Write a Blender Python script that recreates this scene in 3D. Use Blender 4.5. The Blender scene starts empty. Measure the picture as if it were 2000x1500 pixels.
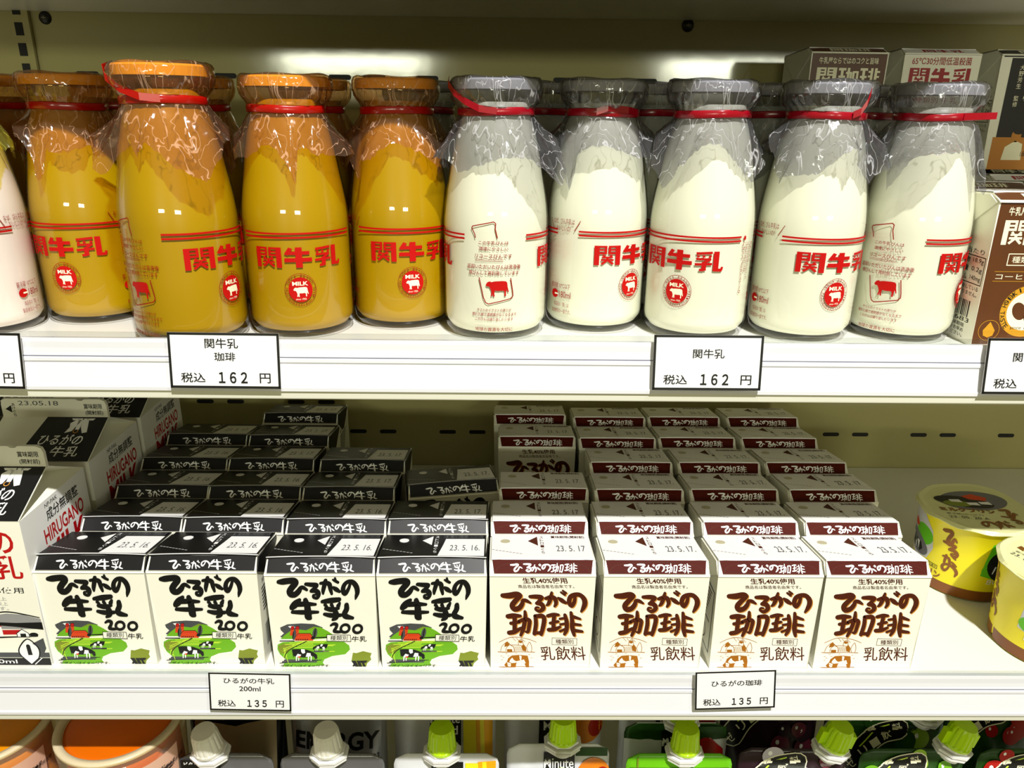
import bpy, bmesh, math, random
from math import sin, cos, pi, radians
from mathutils import Vector, Matrix
from mathutils.geometry import tessellate_polygon
SC = bpy.context.scene
COL = SC.collection

# ------------------------------------------------------------------ camera, light, exposure
def look_matrix():
    p, y, r = 0.34358, 0.01508, 0.01258
    right = Vector((cos(y), -sin(y), 0)); fw = Vector((sin(y), cos(y), 0)); up = Vector((0, 0, 1))
    F = fw * cos(p) - up * sin(p); U = up * cos(p) + fw * sin(p)
    R2 = right * cos(r) + U * sin(r); U2 = U * cos(r) - right * sin(r)
    m = Matrix.Identity(4)
    for i in range(3):
        m[i][0] = R2[i]; m[i][1] = U2[i]; m[i][2] = -F[i]
    m.translation = Vector((0, -0.34895, 0.29245))
    return m
cd = bpy.data.cameras.new('camera'); cam = bpy.data.objects.new('camera', cd); COL.objects.link(cam)
cam.matrix_world = look_matrix()
cd.sensor_fit = 'HORIZONTAL'; cd.sensor_width = 36; cd.lens = 1499.16 / 2000 * 36
cd.clip_start = 0.01; cd.clip_end = 60
SC.camera = cam

w = bpy.data.worlds.new('store'); SC.world = w; w.use_nodes = True
bg = w.node_tree.nodes['Background']
bg.inputs[0].default_value = (0.95, 0.82, 0.36, 1); bg.inputs[1].default_value = 0.195

def area(name, loc, target, sx, sy, power, col):
    l = bpy.data.lights.new(name, 'AREA'); l.shape = 'RECTANGLE'; l.size = sx; l.size_y = sy
    l.energy = power; l.color = col
    o = bpy.data.objects.new(name, l); COL.objects.link(o)
    o.location = loc
    d = (Vector(target) - Vector(loc)).normalized()
    o.rotation_euler = d.to_track_quat('-Z', 'Y').to_euler()
    return o
area('case_spot_light', (0.34, -1.05, 1.66), (0.02, 0, 0.1), 0.07, 0.035, 55, (1.0, 0.98, 0.95))
area('aisle_light_panel', (-1.06, -5.0, 0.63), (-1.06, 0, 0.61), 1.00, 0.18, 22, (0.98, 1.0, 0.76))
area('aisle_light_panel', (1.70, -5.0, 0.61), (1.70, 0, 0.59), 1.10, 0.22, 27, (0.98, 1.0, 0.78))

SC.view_settings.view_transform = 'Standard'; SC.view_settings.look = 'None'
SC.view_settings.exposure = 0.0; SC.view_settings.gamma = 1.0
SC.view_settings.use_curve_mapping = False
cy = SC.cycles
cy.max_bounces = 8; cy.diffuse_bounces = 3; cy.glossy_bounces = 3; cy.transmission_bounces = 4
cy.transparent_max_bounces = 24; cy.caustics_reflective = False; cy.caustics_refractive = False
cy.use_denoising = True

# ------------------------------------------------------------------ materials
def lin(c):
    return tuple((x / 255 / 12.92) if x / 255 <= 0.04045 else ((x / 255 + 0.055) / 1.055) ** 2.4 for x in c)
MATS = {}
def mat(name, rgb=None, rough=0.5, spec=0.5, metal=0.0, noise=0.0, nscale=200.0, bump=0.0, coat=0.0, alpha=1.0, trans=0.0):
    if name in MATS: return MATS[name]
    m = bpy.data.materials.new(name); m.use_nodes = True; MATS[name] = m
    nt = m.node_tree; b = nt.nodes['Principled BSDF']
    c = lin(rgb) + (1,)
    b.inputs['Base Color'].default_value = c; b.inputs['Roughness'].default_value = rough
    b.inputs['Specular IOR Level'].default_value = spec; b.inputs['Metallic'].default_value = metal
    b.inputs['Coat Weight'].default_value = coat; b.inputs['Coat Roughness'].default_value = 0.05
    b.inputs['Transmission Weight'].default_value = trans
    if noise or bump:
        tc = nt.nodes.new('ShaderNodeTexCoord'); n = nt.nodes.new('ShaderNodeTexNoise')
        n.inputs['Scale'].default_value = nscale; n.inputs['Detail'].default_value = 3
        nt.links.new(tc.outputs['Object'], n.inputs['Vector'])
        if noise:
            mx = nt.nodes.new('ShaderNodeMix'); mx.data_type = 'RGBA'
            mx.inputs[6].default_value = tuple(x * (1 - noise) for x in c[:3]) + (1,)
            mx.inputs[7].default_value = tuple(min(1, x * (1 + noise)) for x in c[:3]) + (1,)
            nt.links.new(n.outputs['Fac'], mx.inputs[0]); nt.links.new(mx.outputs[2], b.inputs['Base Color'])
        if bump:
            bp = nt.nodes.new('ShaderNodeBump'); bp.inputs['Strength'].default_value = bump; bp.inputs['Distance'].default_value = 0.0006
            nt.links.new(n.outputs['Fac'], bp.inputs['Height']); nt.links.new(bp.outputs['Normal'], b.inputs['Normal'])
    return m
def clear(name, tint, gloss=0.06, rough=0.05, bump=0.0, nscale=300.0, ior=1.45, haze=0.0, hazecol=(1, 1, 1), crease=0.0):
    """thin clear sheet: tinted see-through plus a mirror film that grows at glancing angles"""
    if name in MATS: return MATS[name]
    m = bpy.data.materials.new(name); m.use_nodes = True; MATS[name] = m
    nt = m.node_tree; nt.nodes.remove(nt.nodes['Principled BSDF']); out = nt.nodes['Material Output']
    tr = nt.nodes.new('ShaderNodeBsdfTransparent'); tr.inputs[0].default_value = tint + (1,)
    gl = nt.nodes.new('ShaderNodeBsdfGlossy'); gl.inputs['Roughness'].default_value = rough
    fr = nt.nodes.new('ShaderNodeLayerWeight'); fr.inputs[0].default_value = 0.5      # same from both sides of the sheet
    pw = nt.nodes.new('ShaderNodeMath'); pw.operation = 'POWER'; pw.inputs[1].default_value = 4.0
    ad = nt.nodes.new('ShaderNodeMath'); ad.operation = 'MULTIPLY_ADD'; ad.use_clamp = True; ad.inputs[1].default_value = 0.75; ad.inputs[2].default_value = gloss + 0.03
    nt.links.new(fr.outputs['Facing'], pw.inputs[0]); nt.links.new(pw.outputs[0], ad.inputs[0])
    mx = nt.nodes.new('ShaderNodeMixShader'); nt.links.new(ad.outputs[0], mx.inputs[0])
    base = tr
    if haze:
        df = nt.nodes.new('ShaderNodeBsdfDiffuse'); df.inputs[0].default_value = hazecol + (1,)
        mh = nt.nodes.new('ShaderNodeMixShader'); mh.inputs[0].default_value = haze
        nt.links.new(tr.outputs[0], mh.inputs[1]); nt.links.new(df.outputs[0], mh.inputs[2]); base = mh
        if crease:                                            # fine whitened fold lines running down the film
            tq = nt.nodes.new('ShaderNodeTexCoord'); mp_ = nt.nodes.new('ShaderNodeMapping'); mp_.inputs['Scale'].default_value = (1, 1, 0.35)
            nz = nt.nodes.new('ShaderNodeTexNoise'); nz.inputs['Scale'].default_value = 170; nz.inputs['Detail'].default_value = 1.5; nz.inputs['Distortion'].default_value = 0.6
            m1 = nt.nodes.new('ShaderNodeMath'); m1.operation = 'SUBTRACT'; m1.inputs[1].default_value = 0.5
            m2 = nt.nodes.new('ShaderNodeMath'); m2.operation = 'ABSOLUTE'
            mr = nt.nodes.new('ShaderNodeMapRange'); mr.inputs[1].default_value = 0.0; mr.inputs[2].default_value = 0.016; mr.inputs[3].default_value = crease; mr.inputs[4].default_value = haze
            nt.links.new(tq.outputs['Object'], mp_.inputs[0]); nt.links.new(mp_.outputs[0], nz.inputs['Vector']); nt.links.new(nz.outputs['Fac'], m1.inputs[0]); nt.links.new(m1.outputs[0], m2.inputs[0]); nt.links.new(m2.outputs[0], mr.inputs[0]); nt.links.new(mr.outputs[0], mh.inputs[0])
    nt.links.new(base.outputs[0], mx.inputs[1]); nt.links.new(gl.outputs[0], mx.inputs[2])
    nt.links.new(mx.outputs[0], out.inputs[0])
    if bump:
        tc = nt.nodes.new('ShaderNodeTexCoord'); n = nt.nodes.new('ShaderNodeTexNoise')
        n.inputs['Scale'].default_value = nscale; n.inputs['Detail'].default_value = 2
        nt.links.new(tc.outputs['Object'], n.inputs['Vector'])
        bp = nt.nodes.new('ShaderNodeBump'); bp.inputs['Strength'].default_value = bump; bp.inputs['Distance'].default_value = 0.001
        nt.links.new(n.outputs['Fac'], bp.inputs['Height']); nt.links.new(bp.outputs['Normal'], gl.inputs['Normal'])
        nt.links.new(bp.outputs['Normal'], fr.inputs['Normal'])
    return m
M = dict(
    wall=mat('cream_panel', (180, 173, 120), 0.10, 0.7, bump=0.05, nscale=90),
    deck=mat('white_shelf_paint', (236, 236, 228), 0.25, 0.5),
    flange=mat('cream_shelf_edge', (228, 228, 210), 0.35),
    rail=mat('white_rail_plastic', (230, 231, 235), 0.28, 0.5),
    groove=mat('rail_groove', (120, 122, 140), 0.4),
    lip=clear('clear_lip', (0.93, 0.95, 0.95), 0.05, 0.03),
    sleeve=clear('clear_sleeve', (0.995, 0.995, 0.995), -0.02, 0.08),
    black=mat('slot_black', (6, 6, 6), 0.6), screw=mat('dark_screw', (14, 14, 14), 0.35),
    steel=mat('screw_cross', (150, 145, 120), 0.3),
    board=mat('carton_board', (248, 247, 230), 0.45, 0.4), boardw=mat('carton_white', (250, 250, 247), 0.42, 0.4),
    ink=mat('black_ink', (13, 13, 14), 0.42, 0.4), inkg=mat('grey_ink', (72, 74, 76), 0.5), inkl=mat('light_grey_ink', (150, 150, 150), 0.5),
    date=mat('date_ink', (84, 84, 84), 0.6), white=mat('white_ink', (252, 252, 250), 0.45),
    brown=mat('brown_ink', (76, 17, 4), 0.6, 0.12), brownt=mat('dark_brown_ink', (78, 30, 8), 0.6, 0.2), tan=mat('tan_ink', (214, 150, 62), 0.5),
    ochre=mat('ochre_ink', (164, 100, 8), 0.6, 0.2), green=mat('green_ink', (110, 178, 20), 0.5), dgreen=mat('olive_ink', (128, 142, 32), 0.5),
    lgreen=mat('lime_ink', (206, 238, 60), 0.5), barn=mat('barn_red_ink', (218, 66, 14), 0.5), red=mat('red_ink', (190, 8, 14), 0.45),
    hole=mat('straw_seal', (196, 190, 158), 0.4), 
    pinkred=mat('bottle_print_red', (190, 10, 6), 0.6, 0.2), rust=mat('bottle_print_rust', (150, 36, 12), 0.6, 0.2),
    milk=mat('milk', (243, 245, 220), 0.35, 0.4), orange=mat('coffee_milk', (181, 143, 0), 0.35, 0.4), pink=mat('pink_milk', (250, 238, 226), 0.35, 0.4),
    glass=clear('bottle_glass', (0.985, 0.985, 0.985), 0.015, 0.02, ior=1.5),
    filmw=clear('clear_film', (0.64, 0.64, 0.68), 0.07, 0.10, 0.8, 130, haze=0.05, hazecol=(0.75, 0.75, 0.78), crease=0.55),
    filmo=clear('amber_film', (0.95, 0.72, 0.45), 0.06, 0.10, 0.8, 130, haze=0.04, hazecol=(0.9, 0.55, 0.35), crease=0.5),
    filmy=clear('yellow_film', (0.95, 0.86, 0.20), 0.05, 0.10, 0.8, 130, haze=0.10, hazecol=(0.8, 0.75, 0.1), crease=0.4),
    band=mat('red_band', (158, 2, 28), 0.25, 0.6, coat=0.3), bando=mat('red_orange_band', (176, 10, 4), 0.25, 0.6, coat=0.3),
    capw=mat('paper_cap_white', (206, 206, 208), 0.5), capo=mat('paper_cap_yellow', (250, 196, 50), 0.5),
    sekib=mat('coffee_carton_brown', (92, 52, 22), 0.4, 0.4, noise=0.12, nscale=90), sekik=mat('black_carton', (18, 14, 14), 0.4), gold=mat('gold_ink', (206, 150, 30), 0.4),
    cream=mat('cream_ink', (250, 246, 214), 0.45), sekio=mat('amber_ink', (196, 128, 40), 0.5), sekir=mat('dark_red_ink', (160, 10, 24), 0.45),
    yellow=mat('pudding_yellow', (250, 234, 20), 0.35), ygr=mat('pudding_green', (100, 200, 20), 0.4), pgrey=mat('pudding_grey', (112, 112, 120), 0.4),
    lid=mat('pudding_lid_film', (236, 236, 176), 0.3), pbrown=mat('caramel_base', (132, 74, 14), 0.3), ptext=mat('pudding_brown', (140, 84, 20), 0.4), plight=mat('pudding_pale', (214, 214, 222), 0.4),
    jelly=mat('orange_jelly', (228, 106, 0), 0.25, 0.5), jelly2=mat('amber_jelly', (236, 146, 2), 0.25, 0.5),
    jcup=clear('jelly_cup_plastic', (0.98, 0.90, 0.70), 0.06, 0.08, haze=0.10, hazecol=(1, 0.85, 0.6)), jrim=mat('milky_rim', (222, 206, 170), 0.3), jlabel=mat('peach_label', (232, 186, 160), 0.5),
    capgreen=mat('lime_cap', (196, 240, 0), 0.3, 0.5), capwhite=mat('white_cap', (240, 238, 224), 0.35), spout=mat('white_spout', (246, 246, 244), 0.35),
    pgreyf=mat('grey_foil', (112, 112, 114), 0.25, 0.6, metal=0.3), psilver=mat('silver_foil', (190, 190, 192), 0.28, 0.6, metal=0.5, bump=0.3, nscale=40), pgold=mat('champagne_foil', (206, 184, 140), 0.3, 0.6, metal=0.4, bump=0.4, nscale=40),
    pblack=mat('black_foil', (10, 10, 12), 0.3, 0.6), pwhite=mat('white_pouch', (226, 228, 232), 0.3, 0.5, bump=0.2, nscale=40), pgreen=mat('green_pouch', (112, 200, 20), 0.3),
    pdgreen=mat('deep_green_pouch', (30, 70, 14), 0.35, noise=0.5, nscale=160), pgrape=mat('grape_pouch', (44, 22, 34), 0.3), grape=mat('grape_skin', (112, 40, 60), 0.25), grapel=mat('pale_grape', (196, 190, 204), 0.25), grapeg=mat('muscat_skin', (150, 190, 50), 0.25),
    apple=mat('apple_red', (176, 20, 14), 0.25), peach=mat('mango_orange', (240, 130, 20), 0.35, noise=0.3, nscale=90), stripe=mat('orange_stripe', (246, 176, 10), 0.35), stripey=mat('yellow_stripe', (252, 236, 40), 0.35),
)

# ------------------------------------------------------------------ mesh builder
class MB:
    def __init__(s): s.v = []; s.f = []; s.m = []; s.mats = []
    def mi(s, m):
        if m not in s.mats: s.mats.append(m)
        return s.mats.index(m)
    def add(s, vs, fs, m):
        o = len(s.v); k = s.mi(m)
        s.v += [tuple(p) for p in vs]
        for f in fs: s.f.append(tuple(i + o for i in f)); s.m.append(k)
    def box(s, x0, x1, y0, y1, z0, z1, m):
        vs = [(x, y, z) for z in (z0, z1) for y in (y0, y1) for x in (x0, x1)]
        s.add(vs, [(0, 2, 3, 1), (4, 5, 7, 6), (0, 1, 5, 4), (2, 6, 7, 3), (0, 4, 6, 2), (1, 3, 7, 5)], m)
    def prism(s, pts, axis, a, b, m):
        """polygon (2d) extruded along an axis: 'x' pts=(y,z), 'y' pts=(x,z), 'z' pts=(x,y)"""
        def P(p, t): return {'x': (t, p[0], p[1]), 'y': (p[0], t, p[1]), 'z': (p[0], p[1], t)}[axis]
        n = len(pts); vs = [P(p, a) for p in pts] + [P(p, b) for p in pts]
        tri = tessellate_polygon([[Vector((p[0], p[1], 0)) for p in pts]])
        fs = [tuple(t) for t in tri] + [tuple(i + n for i in reversed(t)) for t in tri]
        fs += [(i, (i + 1) % n, (i + 1) % n + n, i + n) for i in range(n)]
        s.add(vs, fs, m)
    def lathe(s, prof, m, seg=48, cx=0, cyy=0, cap0=False, cap1=False):
        n = len(prof); vs = []
        for r, z in prof:
            for j in range(seg):
                a = 2 * pi * j / seg; vs.append((cx + r * sin(a), cyy - r * cos(a), z))
        fs = []
        for i in range(n - 1):
            for j in range(seg):
                k = (j + 1) % seg; fs.append((i * seg + j, i * seg + k, (i + 1) * seg + k, (i + 1) * seg + j))
        if cap0: fs.append(tuple(reversed(range(seg))))
        if cap1: fs.append(tuple(range((n - 1) * seg, n * seg)))
        s.add(vs, fs, m)
    def build(s, name, parent=None, smooth=False, fix=True, bevel=0, loc=None):
        me = bpy.data.meshes.new(name); me.from_pydata(s.v, [], s.f)
        for m in s.mats: me.materials.append(m)
        for p, k in zip(me.polygons, s.m): p.material_index = k
        if fix or bevel:
            bm = bmesh.new(); bm.from_mesh(me)
            if bevel:
                bmesh.ops.remove_doubles(bm, verts=bm.verts, dist=1e-6)
                bmesh.ops.bevel(bm, geom=[e for e in bm.edges if len(e.link_faces) == 2 and e.calc_face_angle(0) > 0.3], offset=bevel, segments=2, profile=0.6, affect='EDGES', clamp_overlap=True)
            bmesh.ops.recalc_face_normals(bm, faces=bm.faces); bm.to_mesh(me); bm.free()
        if smooth:
            for p in me.polygons: p.use_smooth = True
        o = bpy.data.objects.new(name, me); COL.objects.link(o)
        if parent: o.parent = parent
        if loc: o.location = loc
        return o
def tag(o, label, cat, group=None):
    o['label'] = label; o['category'] = cat
    if group: o['group'] = group
    return o
def empty(name, loc, rz=0, label=None, cat=None, group=None):
    o = bpy.data.objects.new(name, None); COL.objects.link(o); o.location = loc; o.rotation_euler = (0, 0, rz)
    o.empty_display_size = 0.01
    if label: tag(o, label, cat, group)
    return o
KIDS = {}
def copy_tree(o, loc, rz, label):
    r = o.copy(); COL.objects.link(r); r.location = loc; r.rotation_euler = (0, 0, rz); r['label'] = label
    for ch in KIDS.get(o.name) or KIDS.setdefault(o.name, list(o.children)):
        c = ch.copy(); COL.objects.link(c); c.parent = r
        for g in KIDS.get(ch.name) or KIDS.setdefault(ch.name, list(ch.children)):
            d = g.copy(); COL.objects.link(d); d.parent = c
    return r

# ------------------------------------------------------------------ printing: flat art mapped onto a surface
TX = {}
def text2d(s, bold=0.0, lines=1.0):
    key = (s, bold, lines)
    if key not in TX:
        c = bpy.data.curves.new('glyphs', 'FONT'); c.body = s; c.resolution_u = 3; c.offset = bold; c.space_line = lines
        if '\n' in s: c.align_x = 'CENTER'
        o = bpy.data.objects.new('glyphs', c); COL.objects.link(o)
        me = bpy.data.meshes.new_from_object(o.evaluated_get(bpy.context.evaluated_depsgraph_get()))
        vs = [(v.co.x, v.co.y) for v in me.vertices]; fs = [tuple(p.vertices) for p in me.polygons]
        bpy.data.objects.remove(o); bpy.data.meshes.remove(me); bpy.data.curves.remove(c)
        xs = [v[0] for v in vs]; ys = [v[1] for v in vs]
        x0, x1, y0, y1 = min(xs), max(xs), min(ys), max(ys)
        TX[key] = ([((x - x0) / (x1 - x0), (y - y0) / (y1 - y0)) for x, y in vs], fs)
    return TX[key]
class Print:
    """art on a surface; S(u, v, lift) -> 3d point, u v lift in millimetres; A maps the art's own coordinates to u v"""
    def __init__(s, mb, S, A=None, cut=0, step=0.04, cutv=0): s.cutv = cutv; s.mb = mb; s.S = S; s.A = A or (lambda x, y: (x, y)); s.cut = cut; s.step = step
    def emit(s, pts, fs, l, m):
        uv = [s.A(*p) for p in pts]
        if s.cut:
            bm = bmesh.new(); bv = [bm.verts.new((p[0], p[1], 0)) for p in uv]
            for f in fs:
                try: bm.faces.new([bv[i] for i in f])
                except ValueError: pass
            a = min(p[0] for p in uv); b = max(p[0] for p in uv); x = a + s.cut
            while x < b:
                bmesh.ops.bisect_plane(bm, geom=bm.verts[:] + bm.edges[:] + bm.faces[:], plane_co=(x, 0, 0), plane_no=(1, 0, 0), dist=1e-5)
                x += s.cut
            if s.cutv:
                a = min(p[1] for p in uv); b = max(p[1] for p in uv); x = a + s.cutv
                while x < b:
                    bmesh.ops.bisect_plane(bm, geom=bm.verts[:] + bm.edges[:] + bm.faces[:], plane_co=(0, x, 0), plane_no=(0, 1, 0), dist=1e-5)
                    x += s.cutv
            bm.verts.index_update(); uv = [(v.co.x, v.co.y) for v in bm.verts]; fs = [tuple(v.index for v in f.verts) for f in bm.faces]; bm.free()
        s.mb.add([s.S(u, v, 0.05 + l * s.step) for u, v in uv], fs, m)
    def poly(s, pts, m, l=0):
        tri = tessellate_polygon([[Vector((p[0], p[1], 0)) for p in pts]])
        s.emit(pts, [tuple(t) for t in tri], l, m)
    def rect(s, x0, y0, x1, y1, m, l=0): s.poly([(x0, y0), (x1, y0), (x1, y1), (x0, y1)], m, l)
    def frame(s, pts, wd, m, l=0): s.stroke([(p[0], p[1], wd) for p in pts + [pts[0]]], m, l, smooth=False)
    def disc(s, x, y, rx, ry, m, l=0, n=20, rot=0):
        s.poly([(x + rx * cos(t) * cos(rot) - ry * sin(t) * sin(rot), y + rx * cos(t) * sin(rot) + ry * sin(t) * cos(rot)) for t in (2 * pi * i / n for i in range(n))], m, l)
    def ring(s, x, y, r, wd, m, l=0, n=28, a0=0, a1=2 * pi, ky=1.0):
        vs = []; fs = []
        for i in range(n + 1):
            t = a0 + (a1 - a0) * i / n
            vs += [(x + (r - wd / 2) * cos(t), y + ky * (r - wd / 2) * sin(t)), (x + (r + wd / 2) * cos(t), y + ky * (r + wd / 2) * sin(t))]
            if i: fs.append((2 * i - 2, 2 * i - 1, 2 * i + 1, 2 * i))
        s.emit(vs, fs, l, m)
    def text(s, t, x0, y0, x1, y1, m, l=0, bold=0.0, shear=0.0, lines=1.0):
        if not t.strip(): return
        vs, fs = text2d(t, bold, lines); h = y1 - y0
        s.emit([(x0 + x * (x1 - x0) + shear * y * h, y0 + y * h) for x, y in vs], fs, l, m)
    def arctext(s, t, cx, cyy, r, a_mid, span, h, m, l=0, inward=False, ky=1.0):
        n = len(t)
        for i, ch in enumerate(t):
            if ch == ' ': continue
            a = a_mid + (0.5 - (i + 0.5) / n) * span * (-1 if inward else 1)
            vs, fs = text2d(ch, 0.01); wd = h * (0.3 if ch == 'I' else 0.75)
            ux, uy = (sin(a), -cos(a)) if not inward else (-sin(a), cos(a))
            vx, vy = (cos(a), sin(a)) if not inward else (-cos(a), -sin(a))
            ox = cx + r * cos(a); oy = cyy + r * sin(a)
            s.emit([(ox + ux * (x - .5) * wd + vx * (y - .5) * h, cyy + ky * (oy + uy * (x - .5) * wd + vy * (y - .5) * h - cyy)) for x, y in vs], fs, l, m)
    def stroke(s, pts, m, l=0, smooth=True, scale=1.0, dx=0, dy=0):
        P = [(x + dx, y + dy, wd * scale) for x, y, wd in pts]
        if smooth and len(P) > 2:
            Q = []
            for i in range(len(P) - 1):
                p0 = P[max(i - 1, 0)]; p1 = P[i]; p2 = P[i + 1]; p3 = P[min(i + 2, len(P) - 1)]
                for k in range(5):
                    t = k / 5
                    Q.append(tuple(0.5 * (2 * b + (c - a) * t + (2 * a - 5 * b + 4 * c - d) * t * t + (3 * b - a - 3 * c + d) * t ** 3) for a, b, c, d in zip(p0, p1, p2, p3)))
            Q.append(P[-1]); P = Q
        L = l
        for i, (x, y, wd) in enumerate(P):
            n = 10
            if i:
                x0, y0, w0 = P[i - 1]; d = math.hypot(x - x0, y - y0)
                if d > 1e-9:
                    nx, ny = -(y - y0) / d / 2, (x - x0) / d / 2
                    s.emit([(x0 + nx * w0, y0 + ny * w0), (x0 - nx * w0, y0 - ny * w0), (x - nx * wd, y - ny * wd), (x + nx * wd, y + ny * wd)], [(0, 1, 2, 3)], L, m); L += .012
            if i < len(P) - 1 or smooth: s.emit([(x + wd / 2 * cos(2 * pi * k / n), y + wd / 2 * sin(2 * pi * k / n)) for k in range(n)], [tuple(range(n))], L, m); L += .012
def homography(h):
    def A(x, y):
        q = h[6] * x + h[7] * y + 1
        return (h[0] * x + h[1] * y + h[2]) / q, (h[3] * x + h[4] * y + h[5]) / q
    return A
def flat(o, ux, uy, n):
    o, ux, uy, n = (Vector(t) for t in (o, ux, uy, n))
    return lambda u, v, l: tuple(o + ux * (u / 1000) + uy * (v / 1000) + n * (l / 1000))

# heavy block lettering, strokes (x0, y0, x1, y1, width) on a ten by ten grid
BLOCK = {'関': [(1, 0, 1, 10, 1.9), (1, 9.5, 4.4, 9.5, 1), (1, 7.8, 4.4, 7.8, .8), (1, 6.2, 4.4, 6.2, 1), (4.3, 5.7, 4.3, 10, .9), (9, 0, 9, 10, 1.9), (5.6, 9.5, 9, 9.5, 1), (5.6, 7.8, 9, 7.8, .8), (5.6, 6.2, 9, 6.2, 1), (5.7, 5.7, 5.7, 10, .9),
               (3.3, 5.3, 4.0, 4.3, .9), (6.7, 5.3, 6.0, 4.3, .9), (2.9, 4.1, 7.1, 4.1, .8), (2.6, 2.7, 7.4, 2.7, .9), (5, 4.2, 5, 2.6, 1), (5, 2.8, 2.8, .5, 1), (5, 2.8, 7.2, .5, 1)],
         '牛': [(2.6, 9.7, .9, 6.4, 1.5), (1.8, 7.2, 9, 7.2, 1.7), (.3, 3.8, 9.8, 3.8, 2.0), (5.3, 0, 5.3, 10, 2.3)],
         '乳': [(.5, 8.8, 6.1, 9.4, 1.2), (1.0, 7.9, 1.4, 6.9, .9), (3.0, 8, 3.3, 6.9, .9), (5.6, 8, 5.1, 6.9, .9), (.6, 6.1, 5.8, 6.1, 1.1), (5.5, 6.1, 3.4, 4.4, 1.1), (3.4, 4.8, 3.4, .4, 1.6), (1.8, .7, 3.4, .7, 1.2), (.2, 3.4, 6.2, 3.8, 1.2), (7.6, 10, 7.6, .2, 2.0), (7.2, .8, 10, .8, 1.5), (9.7, .6, 10, 2.4, .9)],
         '珈': [(.2, 9.2, 3.9, 9.2, 1.3), (.4, 5.3, 3.7, 5.3, 1.2), (0, 1.0, 3.9, 1.4, 1.4), (2, 9.2, 2, 1, 1.3), (3.9, 7.3, 6.9, 7.3, 1.2), (6.5, 7.3, 6.3, .8, 1.1), (5.4, .8, 6.4, .8, .9), (5.2, 9.9, 5.1, 5, 1.2), (5.1, 5, 4.1, .4, 1.2), (7.7, .6, 7.7, 8.2, 1.1), (9.6, .6, 9.6, 8.2, 1.1), (7.7, 7.8, 9.6, 7.8, 1.0), (7.7, 1.2, 9.6, 1.2, 1.0)],
         '琲': [(.2, 9.2, 3.9, 9.2, 1.3), (.4, 5.3, 3.7, 5.3, 1.2), (0, 1.0, 3.9, 1.4, 1.4), (2, 9.2, 2, 1, 1.3), (6, 9.9, 6, 3, 1.2), (6, 3, 5.0, .2, 1.2), (8, 9.9, 8, 0, 1.3), (4.3, 8, 6, 8, 1), (4.3, 5.6, 6, 5.6, 1), (4.1, 2.9, 6, 3.2, 1), (8, 8, 10, 8, 1), (8, 5.4, 9.8, 5.4, 1), (8, 2.8, 10, 2.8, 1)]}
def block(p, word, x0, y0, x1, y1, m, l=0, gap=.06):
    n = len(word); cw = (x1 - x0) / n
    for i, ch in enumerate(word):
        for a, b, c, d, wd in BLOCK[ch]:
            X = lambda t: x0 + i * cw + cw * (gap / 2 + t / 10 * (1 - gap))
            Y = lambda t: y0 + (y1 - y0) * t / 10
            ln = math.hypot(c - a, d - b); nx, ny = -(d - b) / ln * wd / 2, (c - a) / ln * wd / 2
            p.poly([(X(a + nx), Y(b + ny)), (X(a - nx), Y(b - ny)), (X(c - nx), Y(d - ny)), (X(c + nx), Y(d + ny))], m, l); l += .012
# brush lettering of the small cartons, as strokes (x, y, width)
HI = [[(180, 500, 40), (225, 498, 62), (290, 490, 62), (345, 490, 62), (368, 515, 62), (335, 560, 66), (315, 600, 66), (335, 635, 62), (375, 638, 60), (410, 605, 58), (428, 568, 44), (455, 562, 38), (500, 588, 26)]]
RU = [[(480, 525, 34), (540, 532, 44), (598, 538, 44), (580, 570, 38), (548, 600, 34), (600, 598, 46), (632, 632, 46), (622, 675, 34), (582, 668, 26), (576, 645, 22), (606, 640, 20)]]
GA = [[(640, 517, 30), (700, 512, 40), (738, 530, 46), (755, 580, 40), (776, 632, 26)], [(690, 488, 40), (684, 540, 46), (678, 595, 40), (682, 630, 22)], [(782, 560, 24), (815, 582, 44), (858, 608, 28)], [(768, 478, 18), (798, 492, 28), (830, 508, 26)], [(790, 462, 22), (800, 486, 24)]]
NO = [[(962, 525, 30), (950, 580, 36), (922, 630, 44), (896, 600, 48), (896, 545, 44), (930, 503, 40), (985, 503, 46), (1032, 550, 50), (1052, 610, 48), (1046, 655, 36), (1040, 688, 16)]]
USHI = [[(430, 700, 40), (390, 735, 62), (362, 778, 56), (400, 768, 36)], [(395, 745, 52), (500, 742, 50), (612, 746, 28)], [(372, 828, 36), (500, 832, 46), (648, 830, 28)], [(495, 698, 46), (522, 760, 60), (540, 830, 68), (550, 876, 70), (576, 898, 32)]]
CHI = [[(682, 716, 36), (770, 705, 56), (862, 694, 46)], [(716, 750, 34), (742, 772, 22)], [(786, 750, 36), (806, 772, 24)], [(872, 735, 30), (862, 762, 44)], [(730, 790, 38), (800, 802, 50), (868, 790, 28)], [(826, 812, 44), (850, 850, 54), (852, 890, 50), (820, 912, 28)], [(722, 852, 32), (800, 866, 48), (900, 864, 36)], [(950, 752, 46), (956, 800, 54), (938, 850, 54), (962, 878, 54), (1034, 895, 32)]]
TWO = [[(806, 975, 22), (835, 958, 32), (868, 968, 34), (866, 1000, 32), (850, 1035, 32), (890, 1045, 30), (938, 1042, 24)], [(965 + 46 * cos(t), 1008 + 42 * sin(t), 27) for t in [i * pi / 6 for i in range(13)]], [(1102 + 46 * cos(t), 1014 + 42 * sin(t), 27) for t in [i * pi / 6 for i in range(13)]]]
CHI_HI = [[(236, 690, 48), (310, 690, 64), (392, 676, 60), (425, 694, 46), (372, 742, 54), (328, 795, 58), (345, 836, 56), (398, 824, 54), (436, 780, 48), (450, 742, 38), (486, 745, 40), (525, 768, 24)]]
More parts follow.
